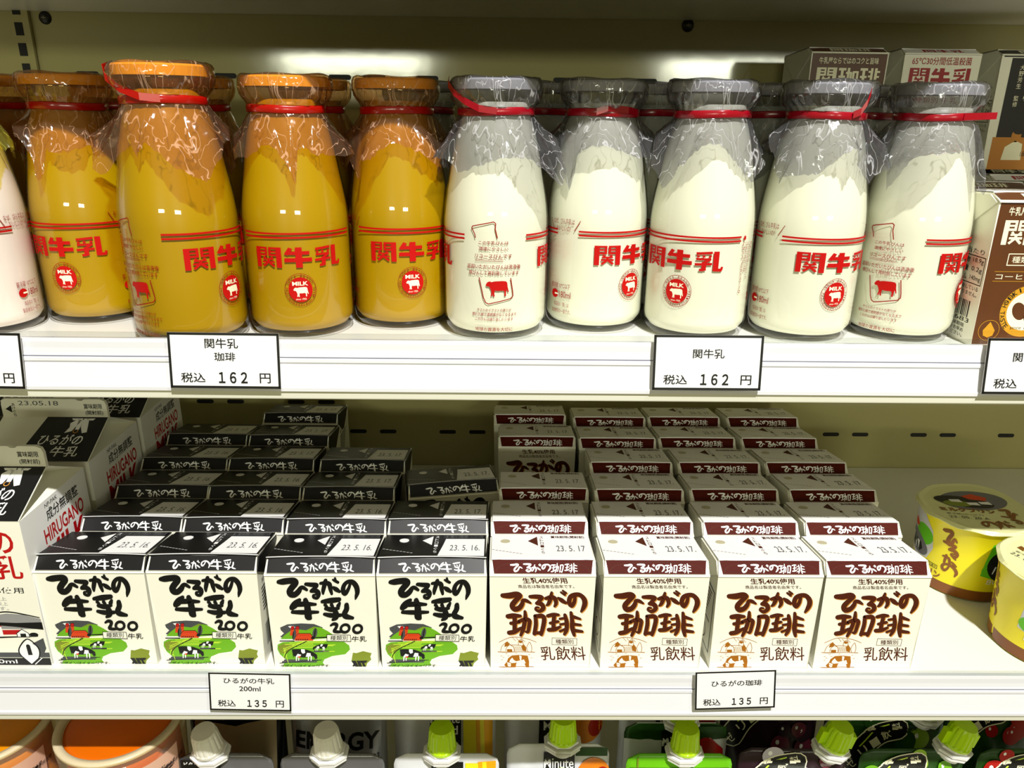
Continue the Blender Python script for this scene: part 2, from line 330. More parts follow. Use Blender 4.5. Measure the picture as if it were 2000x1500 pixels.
CHI_RU = [[(530, 702, 36), (600, 702, 48), (655, 712, 46), (615, 755, 36), (590, 775, 30), (640, 780, 52), (658, 825, 48), (615, 858, 38), (575, 840, 28), (584, 818, 24), (610, 820, 22)]]
CHI_GA = [[(695, 722, 34), (750, 708, 46), (792, 720, 50), (802, 770, 42), (782, 806, 26)], [(768, 658, 28), (748, 720, 46), (722, 775, 40), (698, 795, 22)], [(832, 716, 26), (866, 742, 50), (905, 768, 34)], [(868, 655, 22), (905, 682, 28)], [(890, 638, 22), (922, 662, 24)]]
CHI_NO = [[(1014, 700, 36), (1000, 758, 40), (966, 800, 46), (944, 765, 50), (962, 708, 50), (1010, 682, 48), (1070, 684, 48), (1108, 728, 54), (1110, 778, 54), (1088, 825, 44), (1062, 862, 24)]]
KA = [[(265, 915, 48), (330, 908, 54), (400, 910, 34)], [(340, 910, 48), (332, 985, 48), (322, 1060, 46)], [(290, 990, 36), (380, 976, 34)], [(258, 1092, 46), (320, 1080, 48), (395, 1040, 30)], [(380, 968, 36), (440, 950, 44), (492, 958, 44), (480, 1030, 40), (462, 1080, 36), (436, 1080, 20)], [(456, 862, 30), (452, 930, 44), (420, 1040, 46), (382, 1118, 32)], [(562, 912, 40), (558, 1000, 44), (530, 1102, 42)], [(562, 914, 44), (640, 912, 48), (652, 955, 48), (628, 1040, 46), (602, 1108, 40)], [(545, 1094, 36), (602, 1092, 36)]]
HIK = [[(695, 910, 36), (760, 896, 42), (812, 898, 30)], [(768, 902, 42), (750, 980, 44), (742, 1055, 44)], [(712, 988, 30), (800, 970, 32)], [(688, 1060, 42), (755, 1054, 44), (815, 1028, 28)], [(882, 900, 36), (892, 980, 46), (880, 1060, 44), (852, 1108, 30)], [(822, 942, 26), (872, 934, 28)], [(822, 1002, 26), (874, 994, 28)], [(808, 1076, 26), (864, 1054, 28)], [(950, 874, 32), (952, 960, 46), (946, 1045, 50), (956, 1118, 34)], [(972, 920, 40), (1040, 942, 26)], [(972, 1000, 34), (1036, 1008, 28)], [(972, 1068, 40), (1046, 1078, 30)]]
def strokes(p, groups, m, l, scale=1.0, dx=0, dy=0):
    for g in groups:
        for st in g: p.stroke(st, m, l, scale=scale, dx=dx, dy=dy)
def band_word(p, glyphs, x0, x1, y0, y1, m, l, fat=1.0):
    """the brush word squeezed into one row: each glyph (strokes, x-share, y-share) fills its share of the box"""
    tot = sum(g[1] for g in glyphs); x = x0
    for st, shx, shy in glyphs:
        xs = [q[0] for s in st for q in s]; ys = [q[1] for s in st for q in s]
        a, b, c, d = min(xs), max(xs), min(ys), max(ys)
        wd = (x1 - x0) * shx / tot; h = (y1 - y0) * shy; k = (wd / (b - a) + h / (d - c)) / 2
        for s in st:
            p.stroke([(x + (q[0] - a) / (b - a) * wd * 0.88, (y0 + y1) / 2 + h / 2 - (q[1] - c) / (d - c) * h, q[2] * k * 0.62 * fat) for q in s], m, l)
        x += wd

# ------------------------------------------------------------------ setting: case back panel, side post, shelves
WX0, WX1, DEPTH = -0.62, 0.62, 0.2588
mb = MB()
mb.box(WX0, WX1, DEPTH, DEPTH + 0.004, -0.25, 0.52, M['wall'])
mb.box(-0.337, WX1, DEPTH - 0.0008, DEPTH, -0.25, 0.52, M['wall'])
def slot(x, z, wd=0.0142, h=0.0034):
    n = 8; pts = []
    for sgn in (1, -1):
        for i in range(n + 1):
            a = -pi / 2 + pi * i / n
            pts.append((x + sgn * (wd / 2 - h / 2) + sgn * h / 2 * cos(a), z + sgn * h / 2 * sin(a)))
    mb.prism(pts, 'y', DEPTH - 0.0011, DEPTH - 0.0007, M['black'])
SX = -0.1219
for k in (-7, -6, -4, -3, 0, 1, 3, 4, 6, 7, 9, 10, 12, 13, 16, 17, 19, 20, 22, 23):
    slot(SX + 0.02545 * k, 0.0313)
for k in (-7, -5, -4, -2, -1): slot(SX + 0.02545 * k, 0.0578)
for x in (-0.3035, -0.2035, -0.1200, -0.0945, -0.0560, -0.0180, 0.0195, 0.0450, 0.1050, 0.1310): slot(x, 0.3131, 0.0166, 0.0036)
for k in range(6): slot(SX + 0.0763 * k - 0.2, -0.03)
mb.build('wall_back')['kind'] = 'structure'
mb = MB()
mb.box(-0.3490, -0.3375, DEPTH - 0.004, DEPTH, -0.25, 0.52, M['wall'])
for z in [0.5 - 0.0135 * k for k in range(52)]: mb.box(-0.3478, -0.3422, DEPTH - 0.0043, DEPTH - 0.0039, z, z + 0.0085, M['black'])
mb.build('trim_1')['kind'] = 'structure'
for i, (x, z) in enumerate(((-0.3270, 0.3500), (0.1327, 0.3509))):
    r = empty('wall_screw', (x, DEPTH - 0.0008, z), 0, 'dark round screw head ' + ('near the slotted post on the back panel' if i == 0 else 'high on the back panel above the milk bottles'), 'screw', 'screws in the back panel')
    b = MB(); b.lathe([(0.0001, 0.0022), (0.0022, 0.0020), (0.0042, 0.0008), (0.0045, 0)], M['screw'], 20)
    o = b.build('head', r, True); o.rotation_euler = (pi / 2, 0, 0)
    b = MB(); b.box(-0.0016, 0.0016, -0.00245, -0.0018, -0.0003, 0.0003, M['steel']); b.box(-0.0003, 0.0003, -0.00245, -0.0018, -0.0012, 0.0012, M['steel'])
    b.build('cross_slot', r)

def shelf(ztop, label, rail=True, under=0.0):
    r = empty('store_shelf', (0, 0.12, ztop), 0, label, 'shelf', 'white metal shelves of the cooler')
    b = MB(); b.box(WX0, WX1, -0.127, DEPTH - 0.1216, -0.012, 0, M['deck']); b.build('deck', r)
    y0 = -0.12
    b = MB(); b.prism([(y0 - 0.0075, -0.0005), (y0 - 0.0100, -0.0005), (y0 - 0.0135, -0.0165), (y0 - 0.0160, -0.0172), (y0 - 0.0158, -0.0220), (y0 - 0.0075, -0.0220)], 'x', WX0, WX1, M['flange']); b.build('shelf_edge', r, bevel=0.0006)
    if rail:
        b = MB()
        prof = [(-0.0101, 0.0056), (-0.0127, 0.0058), (-0.0130, 0.0040), (-0.0131, 0.0012), (-0.0134, -0.0012), (-0.0137, -0.0020), (-0.0136, -0.0026), (-0.0143, -0.0032), (-0.0144, -0.0046), (-0.0140, -0.0054), (-0.0161, -0.0155), (-0.0168, -0.0162), (-0.0168, -0.0178), (-0.0161, -0.0180), (-0.0141, -0.0166), (-0.0106, -0.0006)]
        b.prism([(y0 + p, z) for p, z in prof], 'x', WX0, WX1, M['rail'])
        b.box(WX0, WX1, y0 - 0.01385, y0 - 0.0134, -0.00265, -0.0023, M['groove'])
        b.build('price_rail', r, bevel=0)
        b = MB(); b.prism([(y0 - 0.0119, 0.0086), (y0 - 0.0124, 0.0086), (y0 - 0.0126, 0.0059), (y0 - 0.0121, 0.0059)], 'x', WX0, WX1, M['lip']); b.build('clear_lip', r)
    return r
ZU = 0.187
shelf(ZU, 'upper white shelf with clear front rail carrying the glass milk bottles')
shelf(0.0, 'middle white shelf carrying the rows of small milk and coffee cartons')
shelf(0.3663, 'cream shelf underside seen at the top above the bottles')
b = MB(); b.box(WX0, WX1, -0.04, DEPTH - 0.0015, -0.197, -0.185, M['deck'])
tag(b.build('store_shelf'), 'lowest shelf under the jelly cups and drink pouches', 'shelf', 'white metal shelves of the cooler')

# ------------------------------------------------------------------ price tags
def price_tag(x0, z0, wd, h, ztop, lines, price, label, rot=0.0, small=False, yo=0.0):
    tilt = math.atan2(0.0037, 0.0249)
    r = empty('price_tag', (x0, -0.0150, ztop - h), 0, label, 'price tag', 'price tags on the shelf rails')
    r.rotation_euler = (-tilt, rot, 0); r.location.y = -0.0189 - yo
    b = MB(); b.box(0, wd, 0.0000, 0.0003, 0, h, M['white'])
    S = flat((0, 0, 0), (1, 0, 0), (0, 0, 1), (0, -1, 0)); p = Print(b, S); W, H = wd * 1000, h * 1000; t = 1.15 if not small else 0.9
    for q in ((0, 0, W, t), (0, H - t, W, H), (0, 0, t, H), (W - t, 0, W, H)): p.rect(*q, M['ink'])
    for s, a, b0, c, d in lines: p.text(s, a * W, b0 * H, c * W, d * H, M['ink'], 0.5, 0.014)
    p.text('税込', .10 * W, .10 * H, .32 * W, .28 * H, M['ink'], 0.5, 0.014)
    p.text(''.join(chr(ord(q) + 0xFEE0) for q in price), *((.44 * W, .09 * H, .70 * W, .30 * H) if not small else (.46 * W, .10 * H, .70 * W, .29 * H)), M['ink'], 0.5, 0.03)
    p.text('円', .81 * W, .10 * H, .91 * W, .28 * H, M['ink'], 0.5, 0.014)
    b.build('card', r)
    b = MB(); b.box(-0.001, wd + 0.001, -0.0009, -0.0006, -0.001, h + 0.0012, M['sleeve']); b.build('clear_sleeve', r)
price_tag(-0.1503, 0, 0.0500, 0.0255, 0.1968, [('関牛乳', .33, .72, .63, .90), ('珈琲', .41, .49, .60, .65)], '162', 'price card reading 162 yen for coffee milk on the upper shelf rail', 0.004)
price_tag(0.0692, 0, 0.0500, 0.0255, 0.1975, [('関牛乳', .36, .58, .65, .75)], '162', 'price card reading 162 yen below the white milk bottles', 0.0)
price_tag(-0.2655, 0, 0.0495, 0.0255, 0.1962, [('関牛乳', .33, .58, .63, .75)], '162', 'partly cut off price card at the left end of the upper rail', 0.01)
price_tag(0.2219, 0, 0.0500, 0.0260, 0.1972, [('関牛乳', .25, .58, .55, .75), ('珈琲', .58, .58, .75, .75)], '162', 'price card in front of the brown coffee carton, cut by the right edge', 0.0)
price_tag(-0.1546, 0, 0.0434, 0.0222, 0.0098, [('ひるがの牛乳', .18, .72, .80, .87), ('200ml', .37, .52, .63, .65)], '135', 'small price card reading 135 yen below the black and white milk cartons', 0.02, True)
price_tag(0.1060, 0, 0.0432, 0.0224, 0.0105, [('ひるがの珈琲', .20, .60, .83, .76)], '135', 'small price card reading 135 yen below the brown banded coffee cartons', -0.04, True)

# ------------------------------------------------------------------ small brick cartons with a slanted printed shoulder
def ridge(y, H, rise, D, s): return H + rise * y / s if y < s else H + rise - (rise - 0.0004) * (y - s) / (D - s)
def brick(name, W, D, H, rise, s, body_mat, front_art, side_art, band_art, top_art, band_mat, top_mat, ear=True, hole=None, ear_mat=None, hole_mat=None):
    r = empty(name, (0, 0, 0))
    b = MB(); zt = lambda y: ridge(y, H, rise, D, s) - 0.0005
    b.prism([(0, 0), (0, zt(0)), (s, zt(s)), (D, zt(D)), (D, 0)], 'x', 0, W, body_mat)
    body = b.build('body', r, bevel=0.0008)
    b = MB()
    front_art(Print(b, flat((0, 0, 0), (1, 0, 0), (0, 0, 1), (0, -1, 0))))
    side_art(Print(b, flat((W, 0, 0), (0, 1, 0), (0, 0, 1), (1, 0, 0))), 1); side_art(Print(b, flat((0, D, 0), (0, -1, 0), (0, 0, 1), (-1, 0, 0))), -1)
    if b.v:                                                   # the print belongs to the body's own mesh
        bm = bmesh.new(); me = body.data; bm.from_mesh(me)
        for m in b.mats:
            if m.name not in me.materials: me.materials.append(m)
        idx = [me.materials.find(m.name) for m in b.mats]
        vv = [bm.verts.new(p) for p in b.v]
        for f, k in zip(b.f, b.m):
            try: bm.faces.new([vv[i] for i in f]).material_index = idx[k]
            except ValueError: pass
        bm.to_mesh(me); bm.free()
    L = math.hypot(s, rise); n = Vector((0, -rise, s)).normalized(); up = Vector((0, s, rise)) / L
    b = MB(); o0 = Vector((0, 0, H)); t = 0.0004
    x0, x1 = (0.0006, W - 0.0006)
    c = [Vector((x0, 0, 0)) + o0 - n * 0.0003, Vector((x1, 0, 0)) + o0 - n * 0.0003, Vector((x1, 0, 0)) + o0 + up * L * .97 - n * 0.0003, Vector((x0, 0, 0)) + o0 + up * L * .97 - n * 0.0003]
    b.add([*c, *[q + n * t for q in c]], [(3, 2, 1, 0), (4, 5, 6, 7), (0, 1, 5, 4), (1, 2, 6, 5), (2, 3, 7, 6), (3, 0, 4, 7)], band_mat)
    b.add([c[0] + Vector((0, -.0002, -.0012)), c[1] + Vector((0, -.0002, -.0012)), c[1] + n * t, c[0] + n * t], [(0, 1, 2, 3)], band_mat)
    band_art(Print(b, flat(o0 + n * (t - 0.0003), (1, 0, 0), up, n)), W * 1000, L * 1000); b.build('shoulder', r)
    b = MB(); e = Vector((0, D - s, -(rise - 0.0004))); LT = e.length; e = e / LT; n2 = Vector((0, -e.z, e.y)); o1 = Vector((0, s, H + rise)) - n2 * 0.0003
    N = 12; fr = []                                           # the flap's front edge bows back in its middle
    for i in range(N + 1):
        q = i / N; fr.append((W * q, -0.0010 + 0.0016 * (1 - (2 * q - 1) ** 2)))
    lo = [o1 + Vector((x, 0, 0)) + e * yy for x, yy in fr] + [o1 + Vector((W, 0, 0)) + e * LT, o1 + e * LT]
    n_ = len(lo); b.add([*lo, *[q + n2 * 0.0006 for q in lo]], [tuple(reversed(range(n_))), tuple(range(n_, 2 * n_))] + [(i, (i + 1) % n_, (i + 1) % n_ + n_, i + n_) for i in range(n_)], top_mat)
    top_art(Print(b, flat(o1 + n2 * 0.0006, (1, 0, 0), e, n2)), W * 1000, LT * 1000); b.build('top_flap', r)
    if hole:
        b = MB(); x, y, rr = hole; ce = o1 + Vector((x * W, 0, 0)) + e * (y * LT) + n2 * 0.0006; vs = []; K = 20
        for h in (0, 0.00025): vs += [ce + Vector((rr * cos(2 * pi * k / K), 0, 0)) + e * (rr * sin(2 * pi * k / K)) + n2 * h for k in range(K)]
        b.add(vs, [tuple(range(K, 2 * K))] + [(k, (k + 1) % K, (k + 1) % K + K, k + K) for k in range(K)], hole_mat); b.build('straw_seal', r)
    if ear:
        for sg in (0, 1):
            b = MB(); xa, xb = (-0.0009, -0.0001) if sg == 0 else (W + 0.0001, W + 0.0009); ya = D * 0.5
            pts = [(s * 0.2, H - 0.001), (s, H + rise - 0.001), (D - 0.001, H - 0.0002), (D - 0.001, H - 0.002), (ya + 0.002, H - ya * 0.62), (ya - 0.002, H - ya * 0.62)]
            b.prism(pts, 'x', xa, xb, ear_mat or top_mat); b.build('ear_flap', r)
    return r

# small milk carton (black shoulder)
WM, DM, HM_, RM, SM = 0.0570, 0.0385, 0.0600, 0.0062, 0.0058
AM = homography([0.047389173, -0.010936373, 3.3492104, 0.00013444017, -0.058363396, 83.06038, -1.4738976e-06, -4.5818842e-05, 1])
def milk_front(p):
    p.A = AM; K = M['ink']
    p.poly([(255, 1000), (330, 965), (480, 955), (620, 962), (720, 1000), (700, 1040), (560, 1060), (400, 1110), (300, 1112), (268, 1100), (305, 1062), (268, 1030)], M['inkg'], 0)
    p.poly([(340, 985), (400, 980), (420, 1000), (380, 1015)], M['white'], 1)
    p.poly([(270, 1130), (310, 1085), (380, 1030), (460, 1020), (540, 1030), (620, 990), (700, 1000), (780, 1040), (850, 1085), (850, 1110), (640, 1128)], M['green'], 1)
    p.poly([(545, 1032), (620, 992), (660, 995), (590, 1020)], M['dgreen'], 2)
    p.poly([(252, 1185), (300, 1158), (500, 1148), (780, 1150), (960, 1150), (1030, 1195), (1045, 1240), (1000, 1290), (860, 1310), (780, 1345), (765, 1380), (790, 1410), (400, 1440), (330, 1440), (360, 1345), (290, 1290), (255, 1235)], M['green'], 1)
    p.poly([(258, 1200), (330, 1170), (420, 1190), (370, 1280), (290, 1280)], M['dgreen'], 2)
    for y, a, b in ((1165, 380, 760), (1182, 330, 640), (1200, 420, 860), (1218, 420, 640), (1190, 780, 880), (1262, 760, 880), (1150, 480, 780)): p.stroke([(a, y, 7), (b, y - 3, 7)], M['lgreen'], 2, False)
    for q in ([(320, 1255, 6), (400, 1215, 6), (560, 1140, 6)], [(320, 1230, 6), (420, 1190, 6), (580, 1135, 6)], [(322, 1220, 6), (395, 1390, 6)], [(345, 1230, 6), (330, 1330, 6)], [(365, 1290, 6), (350, 1330, 6)]): p.stroke(q, M['lgreen'], 3, False)
    p.stroke([(345, 1330, 8), (360, 1270, 9), (430, 1215, 9), (560, 1150, 9)], K, 3)
    p.rect(268, 1140, 430, 1150, K, 2); p.rect(270, 1125, 430, 1139, M['white'], 2); p.poly([(650, 1104), (780, 1100), (780, 1114), (650, 1114)], K, 2)
    for x in (392, 446):
        p.poly([(x - 20, 1085), (x - 18, 1005), (x, 985), (x + 18, 1005), (x + 20, 1085)], M['barn'], 3); p.disc(x, 1000, 19, 16, M['red'], 4)
        p.ring(x, 1000, 19, 3, K, 5)
    p.poly([(432, 1140), (432, 1092), (465, 1060), (590, 1060), (632, 1105), (632, 1140)], M['barn'], 4)
    p.stroke([(432, 1098, 5), (465, 1062, 5), (590, 1062, 5), (632, 1106, 5)], K, 5, False)
    for i in range(7): p.rect(446 + i * 20, 1122, 456 + i * 20, 1136, K, 5)
    for i in range(5): p.rect(480 + i * 22, 1078, 490 + i * 22, 1086, M['red'], 5)
    p.disc(420, 1078, 20, 56, M['inkg'], 5); p.disc(408, 1080, 7, 40, K, 6); p.disc(642, 1058, 26, 54, M['inkg'], 5); p.disc(642, 1060, 7, 56, K, 6); p.disc(628, 1110, 22, 16, K, 6)
    def cow(x, y, k, fl=1):
        X = lambda a: x + a * k * fl
        Y = lambda c: y + c * k
        p.poly([(X(0), Y(4)), (X(60), Y(0)), (X(160), Y(6)), (X(230), Y(30)), (X(280), Y(62)), (X(290), Y(100)), (X(270), Y(112)), (X(245), Y(80)), (X(215), Y(84)), (X(150), Y(92)), (X(60), Y(88)), (X(20), Y(70))], K, 4)
        for q in ([(100, 0), (140, 4), (150, 40), (125, 50), (105, 30)], [(170, 40), (210, 45), (215, 80), (160, 84)], [(70, 50), (110, 62), (90, 90), (50, 84)]): p.poly([(X(a), Y(c)) for a, c in q], M['white'], 5)
        for a, c in ((60, 130), (85, 126), (190, 128), (220, 130)): p.stroke([(X(a), Y(78), 14 * k), (X(a + 4), Y(c), 9 * k)], M['white'], 4, False)
        p.stroke([(X(4), Y(6), 7 * k), (X(20), Y(60), 6 * k), (X(30), Y(90), 5 * k)], K, 4)
        if k > .8: p.poly([(X(70), Y(82)), (X(110), Y(74)), (X(95), Y(98))], M['barn'], 6)
    for x0, x1, y in ((350, 710, 1355), (330, 700, 1372), (660, 820, 1258)): p.stroke([(x0, y, 20), (x1, y, 14)], M['inkg'], 2, False)
    p.stroke([(300, 1385, 8), (750, 1352, 6)], K, 3, False)
    cow(412, 1232, 1.0); cow(800, 1178, 0.56, -1)
    p.poly([(1080, 1275), (1120, 1280), (1190, 1258), (1230, 1268), (1285, 1280), (1275, 1320), (1290, 1350), (1250, 1390), (1240, 1440), (1290, 1470), (980, 1470), (980, 1435), (1060, 1428), (1130, 1440), (1140, 1390), (1075, 1360)], M['dgreen'], 0)
    p.poly([(980, 1470), (980, 1435), (1060, 1428), (1300, 1440), (1300, 1470)], M['green'], 1)
    p.poly([(1072, 1362), (1120, 1362), (1180, 1450), (1150, 1452)], K, 2); p.poly([(1130, 1362), (1165, 1362), (1215, 1452), (1180, 1452)], K, 2); p.poly([(1180, 1362), (1200, 1362), (1255, 1450), (1225, 1452)], K, 2)
    p.poly([(1165, 1362), (1250, 1360), (1235, 1385), (1180, 1385)], K, 2); p.poly([(1115, 1370), (1092, 1420), (1110, 1425), (1140, 1390)], K, 2); p.disc(1168, 1462, 10, 12, K, 2)
    p.rect(300, 1440, 980, 1475, M['inkg'], 2); p.rect(1300, 1440, 1390, 1475, M['inkg'], 2); p.rect(300, 1443, 960, 1449, M['lgreen'], 2.5)
    p.text('商品名は製造者名由来です。', 330, 1478, 900, 1448, M['ink'], 3)
    p.text('デザインはイメージです。', 312, 1434, 855, 1396, K, 6, 0.006)
    strokes(p, (HI, RU, GA, NO, USHI, CHI, TWO), K, 6, 1.1)
    p.poly([(775, 1075), (1030, 1080), (1045, 1150), (785, 1145)], M['board'], 6); p.frame([(775, 1075), (1030, 1080), (1045, 1150), (785, 1145)], 6, K, 7)
    p.text('種類別', 815, 1138, 1005, 1085, K, 7, 0.006); p.text('牛乳', 1050, 1152, 1215, 1092, K, 7, 0.008)
def milk_side(p, sg):
    for i in range(7): p.rect(6, 44 - i * 2.2, 30 - (i * 37 % 9), 45.2 - i * 2.2, M['inkg'])
    p.text('開け口', 8, 47, 20, 50, M['ink']); p.text('200ml', 20, 24, 32, 28, M['ink'])
    for i in range(12): p.rect(6 + i * 1.15, 8, 6.5 + i * 1.15 + (i * 7 % 3) * .2, 22, M['ink'])
    p.poly([(20, 2), (36, 2), (36, 16), (30, 20)], M['ink'], 1)
MILKWORD = [(HI, 1.25, .75), (RU, .8, .8), (GA, .95, .85), (NO, .85, .7), (USHI, 1.15, 1.0), (CHI, 1.3, 1.0)]
COFWORD = [(CHI_HI, 1.2, .75), (CHI_RU, .75, .8), (CHI_GA, .95, .85), (CHI_NO, .85, .7), (KA, 1.25, 1.0), (HIK, 1.3, 1.0)]
def milk_band(p, W, L):
    band_word(p, MILKWORD, W * .19, W * .83, L * .10, L * .70, M['white'], 0)
def top_print(p, W, L, ink, paper, day, black):
    N = 10
    if black:
        p.stroke([(W * i / N, -0.5 + 1.6 * (1 - (2 * i / N - 1) ** 2), 1.3) for i in range(N + 1)], M['white'], 1)
        p.poly([(W * .545, L * .04 + .9), (W * .985, L * .02 + .9), (W * .985, L * .80), (W * .60, L * .80), (W * .58, L * .5)], M['white'], 1)
        p.rect(W * .60, L * .84, W * .97, L * .97, M['inkg'], 1); tc = M['white']
    else: tc = ink
    p.text('賞味期限(開封前)', W * .61, L * .83, W * .96, L * .96, M['ink'] if black else ink, 2, 0.012)
    p.text(day, W * .65, L * .28, W * .94, L * .52, M['date'], 2, 0.0)
    p.poly([(W * .37, L * .72), (W * .47, L * .92), (W * .47, L * .52)], tc, 1)
    for i, ch in enumerate('ストローぐち'): p.text(ch, W * .495, L * (.93 - .13 * i) - L * .10, W * .53, L * (.93 - .13 * i), tc, 2, 0.0)
    for i in range(9): p.stroke([(W * (.01 + .034 * i), L * (.34 - .02 * i), .35), (W * (.032 + .034 * i), L * (.335 - .02 * i), .35)], tc, 2, False)
def milk_carton(day):
    return brick('small_milk_carton', WM, DM, HM_, RM, SM, M['board'], milk_front, milk_side, milk_band, lambda p, W, L: top_print(p, W, L, M['white'], M['ink'], day, True), M['ink'], M['ink'], True, (0.19, 0.72, 0.0027), None, M['white'])
MILK = {d: milk_carton(d) for d in ('23. 5. 16.', '23. 5. 17.')}
# small coffee carton (brown band)
WC, DC, HC_, RC, SCf = 0.0550, 0.0385, 0.0605, 0.0058, 0.0058
AC = homography([0.048173576, 0.005774571, -9.3124451, 0.00013265419, -0.058742296, 86.146011, -1.4900024e-06, -4.631949e-05, 1])
def coffee_front(p):
    p.A = AC; B = M['brownt']; O = M['ochre']
    p.text('生乳40%使用', 475, 562, 955, 498, B, 1, 0.02, 0.18); p.text('商品名は製造者名由来です。', 418, 612, 1020, 574, B, 1, 0.004, 0.15)
    for dx, dy, l, m in ((9, 9, 0, M['tan']), (0, 0, 2, B)):
        strokes(p, (CHI_HI, CHI_RU, CHI_GA, CHI_NO, KA, HIK), m, l, 1.0, dx, dy)
    for q in ([(140, 1195, 5), (220, 1158, 5), (290, 1140, 6), (380, 1145, 5), (470, 1165, 5), (540, 1194, 4)], [(290, 1145, 4), (320, 1180, 4)], [(330, 1150, 4), (360, 1185, 4)], [(380, 1150, 4), (420, 1190, 4)],
              [(145, 1290, 5), (165, 1240, 5), (210, 1200, 5)], [(245, 1205, 5), (270, 1235, 5)], [(200, 1290, 5), (215, 1250, 5), (255, 1225, 5), (290, 1250, 5), (290, 1300, 5)], [(255, 1225, 5), (380, 1232, 5), (400, 1290, 5)],
              [(345, 1230, 5), (348, 1190, 5), (375, 1165, 5), (395, 1185, 5), (395, 1230, 5)], [(440, 1300, 5), (430, 1255, 5), (450, 1215, 5), (470, 1195, 5), (485, 1250, 5), (475, 1295, 5)]): p.stroke(q, O, 1)
    p.poly([(190, 1245), (205, 1200), (230, 1185), (250, 1215), (235, 1235)], O, 1); p.poly([(385, 1285), (375, 1240), (400, 1215), (425, 1250), (420, 1295)], O, 1); p.disc(372, 1190, 20, 14, O, 1)
    p.rect(215, 1270, 270, 1296, O, 1)
    for i in range(8): p.stroke([(290 + i * 12, 1240, 3), (300 + i * 12, 1290, 3)], O, 2, False)
    p.stroke([(115, 1298, 6), (200, 1302, 8), (350, 1298, 5), (510, 1302, 7)], O, 1)
    for x, y in ((140, 1345), (140, 1385), (195, 1320), (300, 1315), (440, 1330), (460, 1365), (215, 1345), (160, 1360)): p.stroke([(x, y, 4), (x + 18, y - 3, 4)], O, 1, False)
    p.poly([(260, 1338), (340, 1332), (430, 1340), (438, 1400), (430, 1465), (400, 1465), (385, 1425), (300, 1420), (285, 1465), (190, 1465), (165, 1440), (200, 1405), (215, 1370)], O, 1)
    p.poly([(262, 1360), (275, 1385), (300, 1400), (320, 1395), (350, 1390), (385, 1380), (400, 1420), (385, 1425), (360, 1440), (300, 1415), (250, 1420), (225, 1405), (240, 1380)], M['board'], 2)
    for q in ([(340, 1335), (365, 1345), (355, 1390), (340, 1385)], [(200, 1410), (240, 1420), (235, 1455), (205, 1460)]): p.poly(q, M['board'], 2)
    for q in ([(205, 1425, 4), (230, 1440, 4)], [(180, 1440, 5), (230, 1462, 5), (260, 1440, 4)]): p.stroke(q, O, 3)
    p.stroke([(110, 1460, 4), (160, 1464, 6), (290, 1455, 4), (480, 1458, 4)], O, 1)
    p.frame([(715, 1148), (982, 1156), (970, 1228), (705, 1220)], 4, B, 1); p.text('種類別', 748, 1214, 940, 1164, B, 1, 0.004); p.text('乳飲料', 572, 1390, 1055, 1240, B, 1, 0.006)
    p.rect(0, 1468, 1085, 1480, M['ochre'], 1)
def coffee_side(p, sg):
    p.rect(3, 6, 34, 46, M['inkg'], 0); p.rect(4, 7, 33, 45, M['board'], 1)
    for i in range(9): p.rect(6, 42 - i * 2.3, 30 - (i * 41 % 8), 42.9 - i * 2.3, M['brownt'], 2)
    p.ring(20, 14, 5, .7, M['brownt'], 2); p.text('珈琲', 15, 49, 24, 54, M['brownt'], 2)
def coffee_band(p, W, L):
    p.poly([(W * .03, 0), (W * .97, 0), (W * .99, L * .93), (W * .01, L * .93)], M['brown'], 0)
    band_word(p, COFWORD, W * .19, W * .85, L * .10, L * .70, M['white'], 1, 1.1)
    p.stroke([(W * .04, .4, .25), (W * .12, L * .6, .2), (W * .5, L * .8, .2), (W * .88, L * .6, .2), (W * .96, .4, .25)], M['brownt'], 0.5)
def coffee_carton(day):
    return brick('small_coffee_carton', WC, DC, HC_, RC, SCf, M['board'], coffee_front, coffee_side, coffee_band, lambda p, W, L: top_print(p, W, L, M['brownt'], M['boardw'], day, False), M['boardw'], M['boardw'], True, (0.14, 0.70, 0.0027), M['board'], M['hole'])
COFFEE = {d: coffee_carton(d) for d in ('23. 5. 17', '23. 5. 17.')}

ORD = ['front', 'second', 'third', 'fourth', 'fifth', 'sixth']
used = set()
def place(src, x, y, rz, label, z=0.0):
    if src.name not in used:
        used.add(src.name); KIDS[src.name] = list(src.children)
        for c in src.children: KIDS[c.name] = list(c.children)
        src.location = (x, y, z); src.rotation_euler = (0, 0, rz); src['label'] = label; return src
    return copy_tree(src, (x, y, z), rz, label)
for d in MILK.values(): d['category'] = 'milk carton'; d['group'] = 'small black and white milk cartons'
for d in COFFEE.values(): d['category'] = 'coffee carton'; d['group'] = 'small brown banded coffee cartons'
MCOL = ['column next to the tall gable cartons', 'second column from the tall gable cartons', 'third column from the tall gable cartons', 'column beside the coffee cartons']
mp = [(0, 0, -.2462, .0024, 0), (0, 1, -.1868, .0026, 0), (0, 2, -.1238, .0004, .004), (0, 3, -.0646, .0006, .006),
      (1, 0, -.2420, .0424, 0), (1, 1, -.1832, .0420, 0), (1, 2, -.1236, .0410, 0), (1, 3, -.0645, .0415, 0),
      (2, 0, -.2412, .0824, 0), (2, 1, -.1832, .0820, 0), (2, 2, -.1240, .0812, 0), (2, 3, -.0575, .0850, .17),
      (3, 0, -.2430, .1228, 0), (3, 1, -.1842, .1226, 0), (3, 2, -.1222, .1212, 0),
      (4, 0, -.2424, .1636, 0), (4, 1, -.1828, .1626, 0), (5, 1, -.1850, .2060, 0)]
